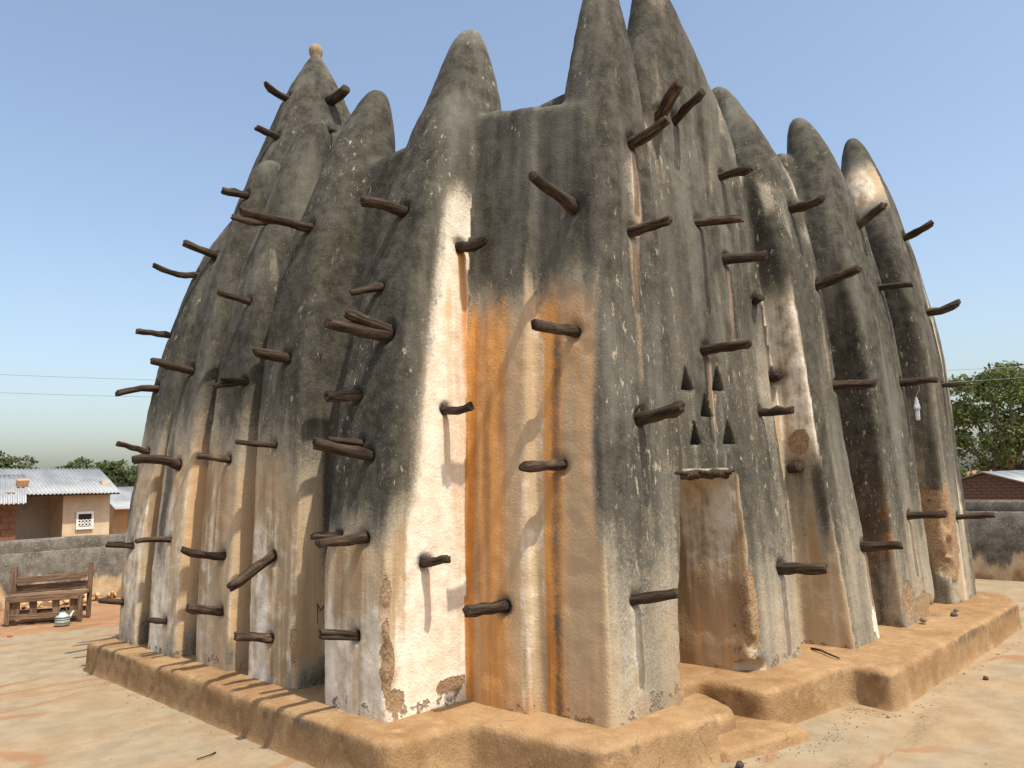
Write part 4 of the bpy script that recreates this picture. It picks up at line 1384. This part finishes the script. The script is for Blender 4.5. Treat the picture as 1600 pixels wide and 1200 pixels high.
hA = empty("house", (0, 0, 0))
tag(hA, "cream rendered house with a breeze-block window and corrugated metal roof beyond the left wall", "house")
wall_slab("wall", M_CREAM, hA, 4.92, 6.22, 22.0, 22.18, -1.75, 1.50)
wall_slab("wall", M_CREAM, hA, 6.04, 6.22, 22.183, 25.3, -1.75, 1.9)
wall_slab("wall", M_CREAM, hA, 4.92, 5.08, 22.183, 23.4, -1.75, 1.75)
wall_slab("wall", M_SHADE, hA, 2.6, 4.917, 23.2, 23.36, -1.75, 2.0)
wall_slab("wall", M_SHADE, hA, 2.6, 6.037, 25.1, 25.28, -1.75, 1.6)
wall_slab("eave_beam", M_TIMBER, hA, 2.6, 6.4, 21.70, 21.78, 1.485, 1.565)
win = empty("window"); win.parent = hA
M_DKV = simple_mat("opening_shade", (.035, .03, .026), .9, .2, 9)
wall_slab("shade_sheet", M_DKV, win, 5.32, 5.70, 21.975, 21.998, .56, .94)  # dark sheet on the wall, painted as the unlit window opening
for (x0_, x1_, z0_, z1_) in ((5.27, 5.75, .93, 1.0), (5.27, 5.75, .48, .55), (5.27, 5.325, .552, .928), (5.695, 5.75, .552, .928)):
    wall_slab("frame", M_WHITE, win, x0_, x1_, 21.93, 21.996, z0_, z1_)
for r0 in range(2):
    for c0 in range(4):
        V, F = [], []
        n_ = 16
        for k in range(n_):
            a0 = 2 * math.pi * k / n_
            for (q, yy) in ((.052, 21.945), (.052, 21.972), (.030, 21.972), (.030, 21.945)):
                V.append((5.368 + c0 * .094 + q * math.cos(a0), yy, .615 + r0 * .098 + q * math.sin(a0)))
        for k in range(n_):
            for j in range(4):
                F.append((k * 4 + j, ((k + 1) % n_) * 4 + j, ((k + 1) % n_) * 4 + (j + 1) % 4, k * 4 + (j + 1) % 4))
        mesh_obj("breeze_block", V, F, M_WHITE, win, True)
corrugated(hA, (2.5, 21.55, 1.56), (6.38, 21.55, 1.53), (6.42, 23.6, 2.30), (2.5, 23.6, 2.33), 5)
corrugated(hA, (6.42, 25.7, 1.53), (2.5, 25.7, 1.56), (2.5, 23.603, 2.335), (6.42, 23.603, 2.305), 5)

def make_brickwall(name, mort):
    return simple_mat(name, mort, .95, .3, 10)
M_MORT = simple_mat("mud_mortar", (.24, .135, .075), .95, .25, 10)
M_RBRK = simple_mat("red_mud_brick", (.20, .09, .052), .95, .35, 6)

def brick_courses(parent, mat, x0, z0, z1, y, L, axis, bl, bh, edge=None, seed=3, depth=.03):
    """courses of single bricks standing proud of the mortar wall; axis 0 = along x at y, 1 = along y at x=y."""
    rr = random.Random(seed)
    base = bpy.data.meshes.new("brick")
    b_ = box_bm(1, 1, 1, (0, 0, 0), 0); b_.to_mesh(base); b_.free(); base.materials.append(mat)
    row = 0; zc = z0
    while zc + bh <= z1 + 1e-6:
        s = -(bl + .02) * .5 * (row % 2)
        while s < L:
            a0 = max(0, s); a1 = min(L, s + bl)
            mid_ = x0 + (a0 + a1) / 2
            if a1 - a0 > .05 and (edge is None or zc + bh < edge(mid_)):
                o = bpy.data.objects.new("brick", base)
                sc = (a1 - a0, depth + rr.uniform(0, .012), bh)
                if axis == 0:
                    o.location = (mid_, y, zc + bh / 2); o.scale = sc
                else:
                    o.location = (y, mid_, zc + bh / 2); o.scale = (sc[1], sc[0], sc[2])
                link(o, parent)
            s += bl + .02
        zc += bh + .018; row += 1

hB = empty("house", (0, 0, 0))
tag(hB, "rough red mud brick house with a corrugated roof at the left edge beyond the wall", "house")
wall_slab("wall", M_MORT, hB, -3.0, 3.12, 19.63, 19.85, -1.75, 1.40)
wall_slab("wall", M_MORT, hB, 2.92, 3.12, 19.853, 22.5, -1.75, 1.62)
brick_courses(hB, M_RBRK, 1.9, .35, 1.33, 19.625, 1.22, 0, .34, .15, seed=8)
corrugated(hB, (-3.2, 19.2, 1.33), (3.23, 19.2, 1.33), (3.72, 21.2, 2.09), (-3.2, 21.2, 2.09), 8)
corrugated(hB, (3.72, 23.0, 1.5), (-3.2, 23.0, 1.5), (-3.2, 21.203, 2.095), (3.72, 21.203, 2.095), 8)
blk = bm_obj("block", box_bm(.27, .14, .19, (0, 0, 0), .015, .008, 4), simple_mat("clay_block", (.46, .27, .15), .95, .2, 12), None, loc=(3.40, 20.30, 1.865), rot=(.36, 0, .1))
tag(blk, "clay block weighing down the edge of the left house's metal roof", "block")

hC = empty("house", (0, 0, 0))
tag(hC, "small ochre house with a grey metal roof half hidden behind the mosque's left edge", "house")
M_OCH = simple_mat("ochre_render", (.44, .27, .13), .93, .2, 4)
wall_slab("wall", M_OCH, hC, 8.0, 11.5, 26.7, 26.9, -1.75, 1.02)
wall_slab("wall", M_OCH, hC, 8.0, 8.2, 26.903, 29.5, -1.75, 1.1)
corrugated(hC, (7.85, 26.15, .93), (11.8, 26.15, .93), (11.8, 28.1, 1.72), (7.85, 28.1, 1.72), 4)
corrugated(hC, (11.8, 30.0, .95), (7.85, 30.0, .95), (7.85, 28.103, 1.725), (11.8, 28.103, 1.725), 4)

hR = empty("house", (0, 0, 0))
tag(hR, "low red brick gabled house with a pale metal roof beyond the right wall", "house")
M_RB2 = simple_mat("fired_brick", (.145, .088, .064), .95, .3, 5)
M_RM2 = simple_mat("brick_mortar", (.17, .105, .075), .95, .2, 10)
gv = [(26.95, 1.75, -1.75), (26.95, 4.6, -1.75), (26.95, 4.6, .98), (26.95, 3.17, 1.40), (26.95, 1.75, .98)]
gvb = [(27.15, b_, c_) for (_, b_, c_) in gv]
mesh_obj("gable_wall", gv + gvb, [(0, 4, 3, 2, 1), (5, 6, 7, 8, 9)] + [(k, (k + 1) % 5, 5 + (k + 1) % 5, 5 + k) for k in range(5)], M_RM2, hR)
brick_courses(hR, M_RB2, 1.76, .22, 1.42, 26.94, 2.8, 1, .26, .085, edge=lambda yy: 1.38 - abs(yy - 3.17) * .295, seed=5)
wall_slab("wall", M_RM2, hR, 27.153, 33.0, 1.75, 1.95, -1.75, .95)
wall_slab("wall", M_RM2, hR, 27.153, 33.0, 4.4, 4.6, -1.75, .95)
corrugated(hR, (26.7, 1.45, .93), (33.2, 1.45, .93), (33.2, 3.17, 1.45), (26.7, 3.17, 1.45), 6)
corrugated(hR, (33.2, 4.9, .93), (26.7, 4.9, .93), (26.7, 3.173, 1.455), (33.2, 3.173, 1.455), 6)

# ------------------------------------------------------------------ trees
def make_leaf(name, lo, hi):
    m = NT(name)
    oi = m.n("ShaderNodeObjectInfo")
    co = m.coord()
    a = m.noise(co, 1.1, 3, .6); g_ = m.n("ShaderNodeNewGeometry")
    f = m.math('ADD', m.math('MULTIPLY', a, .6), m.math('MULTIPLY', g_.outputs["Random Per Island"], .5))
    col = m.mix(m.ss(f, .25, .85), lo, hi)
    m.fin(col, .6, None, .3)
    tr = m.n("ShaderNodeBsdfTranslucent"); m.set(tr.inputs["Color"], m.mix(.4, col, (.16, .20, .03)))
    mx = m.n("ShaderNodeMixShader"); mx.inputs[0].default_value = .28
    m.t.links.new(m.bsdf.outputs[0], mx.inputs[1]); m.t.links.new(tr.outputs[0], mx.inputs[2])
    m.t.links.new(mx.outputs[0], m.out.inputs[0])
    return m.mat
M_LEAF = make_leaf("tree_foliage", (.045, .075, .02), (.19, .22, .07))
M_LEAF2 = make_leaf("far_tree_foliage", (.05, .07, .025), (.15, .17, .07))
M_BARK = simple_mat("tree_bark", (.13, .10, .075), .95, .35, 8, stretch=(3, 3, .6))

def tree(label, base, height, crad, seed, leaf, mat, clumps, per, group=None, squash=.8, trunkh=.38, name="tree"):
    rr = random.Random(seed)
    root = empty(name, base); tag(root, label, "tree", group)
    V, F = [], []
    def add(path, radii, sides=8):
        v, f = tube(path, radii, sides, True, .06, rr.random())
        o = len(V); V.extend(v); F.extend([tuple(i + o for i in q) for q in f])
    th = height * trunkh
    r0 = height * .035
    top = Vector((rr.uniform(-.2, .2), rr.uniform(-.2, .2), th))
    add([(0, 0, -.3), (0.02, 0, th * .4), top * .8, top], [r0 * 1.25, r0, r0 * .85, r0 * .8])
    cc = Vector((0, 0, height - crad * squash))
    centres = []
    for i in range(clumps):
        while True:
            p = Vector((rr.uniform(-1, 1), rr.uniform(-1, 1), rr.uniform(-1, 1)))
            if .25 < p.length < 1: break
        p = p * (p.length ** -.35)
        wv = .72 + .42 * mnoise.noise(p * 1.4 + Vector((seed, 0, 0)))
        centres.append(cc + Vector((p.x * crad * wv, p.y * crad * wv, p.z * crad * squash * wv)))
    for i in range(0, clumps, max(1, clumps // 14)):
        c_ = centres[i]
        mid_ = top.lerp(c_, .5) + Vector((0, 0, -.12 * crad))
        add([top * .85, mid_, c_], [r0 * .45, r0 * .28, r0 * .08], 6)
    mesh_obj("trunk", V, F, M_BARK, root, True)
    n = clumps * per
    cen = np.repeat(np.array([tuple(c_) for c_ in centres]), per, 0)
    rs = np.random.RandomState(seed)
    g_ = rs.normal(size=(n, 3)); g_ /= np.linalg.norm(g_, axis=1, keepdims=True)
    rad = crad * .20 * (rs.rand(n, 1) ** .5) * np.repeat(.6 + .8 * rs.rand(clumps), per)[:, None]
    pos = cen + g_ * rad * np.array([1.2, 1.2, .7])
    a_ = rs.normal(size=(n, 3)); a_ /= np.linalg.norm(a_, axis=1, keepdims=True)
    b_ = np.cross(a_, rs.normal(size=(n, 3))); b_ /= np.linalg.norm(b_, axis=1, keepdims=True)
    ls = leaf * (.6 + .8 * rs.rand(n, 1))
    P = np.stack([pos - a_ * ls, pos + b_ * ls * .45, pos + a_ * ls, pos - b_ * ls * .45], 1).reshape(-1, 3)
    me = bpy.data.meshes.new("crown")
    me.vertices.add(4 * n); me.vertices.foreach_set("co", P.astype(np.float32).ravel())
    me.loops.add(4 * n); me.loops.foreach_set("vertex_index", np.arange(4 * n, dtype=np.int32))
    me.polygons.add(n); me.polygons.foreach_set("loop_start", np.arange(0, 4 * n, 4, dtype=np.int32))
    me.update(calc_edges=True); me.materials.append(mat)
    link(bpy.data.objects.new("crown", me), root)
    return root

tree("large leafy green tree rising behind the red brick house on the right", (38.3, 4.7, -1.75), 8.7, 3.8, 11, .11, M_LEAF, 75, 190)
tree("smaller dark tree between the large right tree and the mosque", (44.5, 9.6, -1.75), 4.6, 2.4, 12, .11, M_LEAF, 45, 150)
LT = [((7.6, 40, -1.8), 5.55, 1.5, "leftmost in the tree line above the left metal roofs"), ((9.1, 41.5, -1.8), 5.0, 1.4, "low second tree from the left above the left metal roofs"),
      ((10.3, 39.5, -1.8), 5.1, 1.45, "third tree from the left above the cream house roof"), ((11.7, 41, -1.8), 5.6, 1.7, "tallest pale tree above the cream house roof"),
      ((13.3, 40, -1.8), 5.2, 1.6, "rounded tree over the roof end of the cream house"), ((15.2, 42.5, -1.8), 4.9, 1.7, "last tree of the left line, partly behind the mosque")]
for i, (b_, hh, cr, lb) in enumerate(LT):
    tree(lb, b_, hh, cr, 40 + i, .10, M_LEAF2, 60, 60, "line of trees behind the left houses")

# ------------------------------------------------------------------ overhead wires, post, lamp
M_WIRE = simple_mat("wire", (.24, .24, .25), .6, .05, 5)
def wire(label, a, b, sag, r_=.0065):
    a, b = Vector(a), Vector(b)
    pts = [a.lerp(b, k / 40) - Vector((0, 0, sag * 4 * (k / 40) * (1 - k / 40))) for k in range(41)]
    V, F = tube(pts, [r_] * 41, 5)
    tag(mesh_obj("power_line", V, F, M_WIRE, None, True), label, "wire", "overhead wires behind the mosque")
wire("upper of the two thin wires crossing the sky behind the mosque", (-.99, 31.9, 6.13), (33.0, -3.5, 5.25), .9)
wire("lower of the two thin wires crossing the sky behind the mosque", (-.97, 31.95, 5.48), (33.0, -3.48, 4.92), .9)

# energy saving bulb on a cord looped over a beam of the second front buttress
LAMP = Vector(((5.333, -1.361, 2.441)))
lamp = empty("hanging_bulb", LAMP - Vector((0, 0, .30)))
tag(lamp, "white energy-saving bulb hanging on a cord from a beam near the right end", "light bulb")
M_PVC = simple_mat("white_plastic", (.75, .75, .74), .4, .03, 20, .5)
M_CORD = simple_mat("cord", (.42, .33, .22), .8, .1, 30)
loop = [(0, .034 * math.cos(a), .30 + .034 * math.sin(a)) for a in [math.pi * k / 8 for k in range(9)]]
V, F = tube([(0, .034, .24)] + loop + [(0, -.034, .22), (0, -.005, .17), (0, 0, .145)], [.004] * 13, 6); mesh_obj("cord", V, F, M_CORD, lamp, True)
V, F = lathe([(.001, .155), (.010, .150), (.014, .125), (.020, .118), (.020, .09), (.025, .085), (.025, .065), (.030, .060), (.030, .035), (.001, .034)], 18); mesh_obj("socket", V, F, M_PVC, lamp, True)
for k in range(3):
    a_ = 2 * math.pi * k / 3
    px_, py_ = .014 * math.cos(a_), .014 * math.sin(a_); qx_, qy_ = .014 * math.cos(a_ + 1.0), .014 * math.sin(a_ + 1.0)
    V, F = tube([(px_, py_, .036), (px_, py_, -.055), (px_ * .9, py_ * .9, -.064), ((px_ + qx_) / 2, (py_ + qy_) / 2, -.068), (qx_ * .9, qy_ * .9, -.064), (qx_, qy_, -.055), (qx_, qy_, .036)], [.0065] * 7, 8)
    mesh_obj("glass_tube", V, F, M_PVC, lamp, True)

# ------------------------------------------------------------------ small loose things
def stone(label, loc, s, col, seed, group="loose stones about the mosque"):
    bm = bmesh.new(); r2 = bmesh.ops.create_icosphere(bm, subdivisions=2, radius=1.0)
    for v in r2["verts"]:
        n_ = mnoise.noise(v.co * 1.6 + Vector((seed * 3.1, 0, 0)))
        v.co = v.co * (1 + .35 * n_); v.co = Vector((v.co.x * s, v.co.y * s * .8, v.co.z * s * .6))
    tag(bm_obj("stone", bm, simple_mat("stone_%d" % seed, col, .9, .3, 40), None, True, loc=loc), label, "stone", group)
stone("dark pebble lying alone on the terrace right of the plinth", (4.11, -2.04, .012), .026, (.09, .055, .05), 1)
stone("small dark stone against the plinth foot left of the door steps", (1.28, -1.50, .014), .03, (.06, .05, .05), 2)
stone("small red scrap of clay on the terrace before the bench", (-.2, 6.62, .010), .03, (.42, .10, .06), 3)
stone("broken lump of dark plaster at the foot of the middle front buttress", (5.34, -1.52, .265), .04, (.10, .08, .07), 4)
stone("smaller lump of broken plaster at the buttress foot, towards the right end", (5.60, -1.47, .262), .028, (.14, .10, .075), 5)
stone("reddish slab of fallen mud leaning at the middle front buttress foot", (4.80, -1.42, .285), .04, (.24, .15, .09), 6)
def stick(label, pts, r_):
    V, F = tube(pts, [r_ * (1 - .5 * k / len(pts)) for k in range(len(pts))], 6, True, .15, 3)
    tag(mesh_obj("stick", V, F, M_WOOD, None, True), label, "stick")
stick("thin dark stick lying on the plinth between the porch tower and next buttress", [(3.19, -1.10, .268), (3.15, -1.19, .272), (3.07, -1.29, .268), (3.02, -1.38, .262)], .009)
stick("short twig on the terrace in the left foreground", [(-.50, 1.02, .008), (-.56, .98, .014), (-.63, .99, .008)], .005)
post = mesh_obj("fence_post", *tube([(12.2, -1.17, -.6), (12.2, -1.17, .9), (12.2, -1.17, 1.58)], [.035, .032, .028], 8, True, .06, 2), M_WOOD, None, True)
tag(post, "dark wooden post beyond the right wall at the photo's edge", "post")

# grit and crumbs of mud strewn over the terrace and along the foot of the plinth: nobody could count them
rr = random.Random(21); bm = bmesh.new()
EDGE = [(-.27, 4.1), (-.27, -.36), (.30, -.43), (.40, -1.28), (1.30, -1.45), (1.98, -1.66), (2.80, -1.52), (2.80, -1.86), (6.55, -1.88)]
for i in range(520):
    k = rr.randrange(len(EDGE) - 1); f = rr.random()
    ex, ey = [EDGE[k][j] + (EDGE[k + 1][j] - EDGE[k][j]) * f for j in (0, 1)]
    d = abs(rr.gauss(0, .07)); nx_, ny_ = EDGE[k + 1][1] - EDGE[k][1], -(EDGE[k + 1][0] - EDGE[k][0]); ln = math.hypot(nx_, ny_)
    s = rr.uniform(.002, .0065) * (2.0 if rr.random() < .06 else 1)
    lump_bm(bm, (ex + nx_ / ln * d, ey + ny_ / ln * d, s * .4), s, rr)
for i in range(650):
    lump_bm(bm, (rr.uniform(-4, 7), rr.uniform(-3.6, 6) , .002), rr.uniform(.002, .006), rr)
bmesh.ops.delete(bm, geom=[v for v in bm.verts if (-.2 < v.co.x < 7.1 and -.3 < v.co.y < 4.1)], context='VERTS')
tag(bm_obj("grit", bm, simple_mat("dusty_grit", (.27, .19, .115), .95, .4, 30)), "fine grit and mud crumbs strewn over the terrace and along the plinth foot", "grit", kind="stuff")
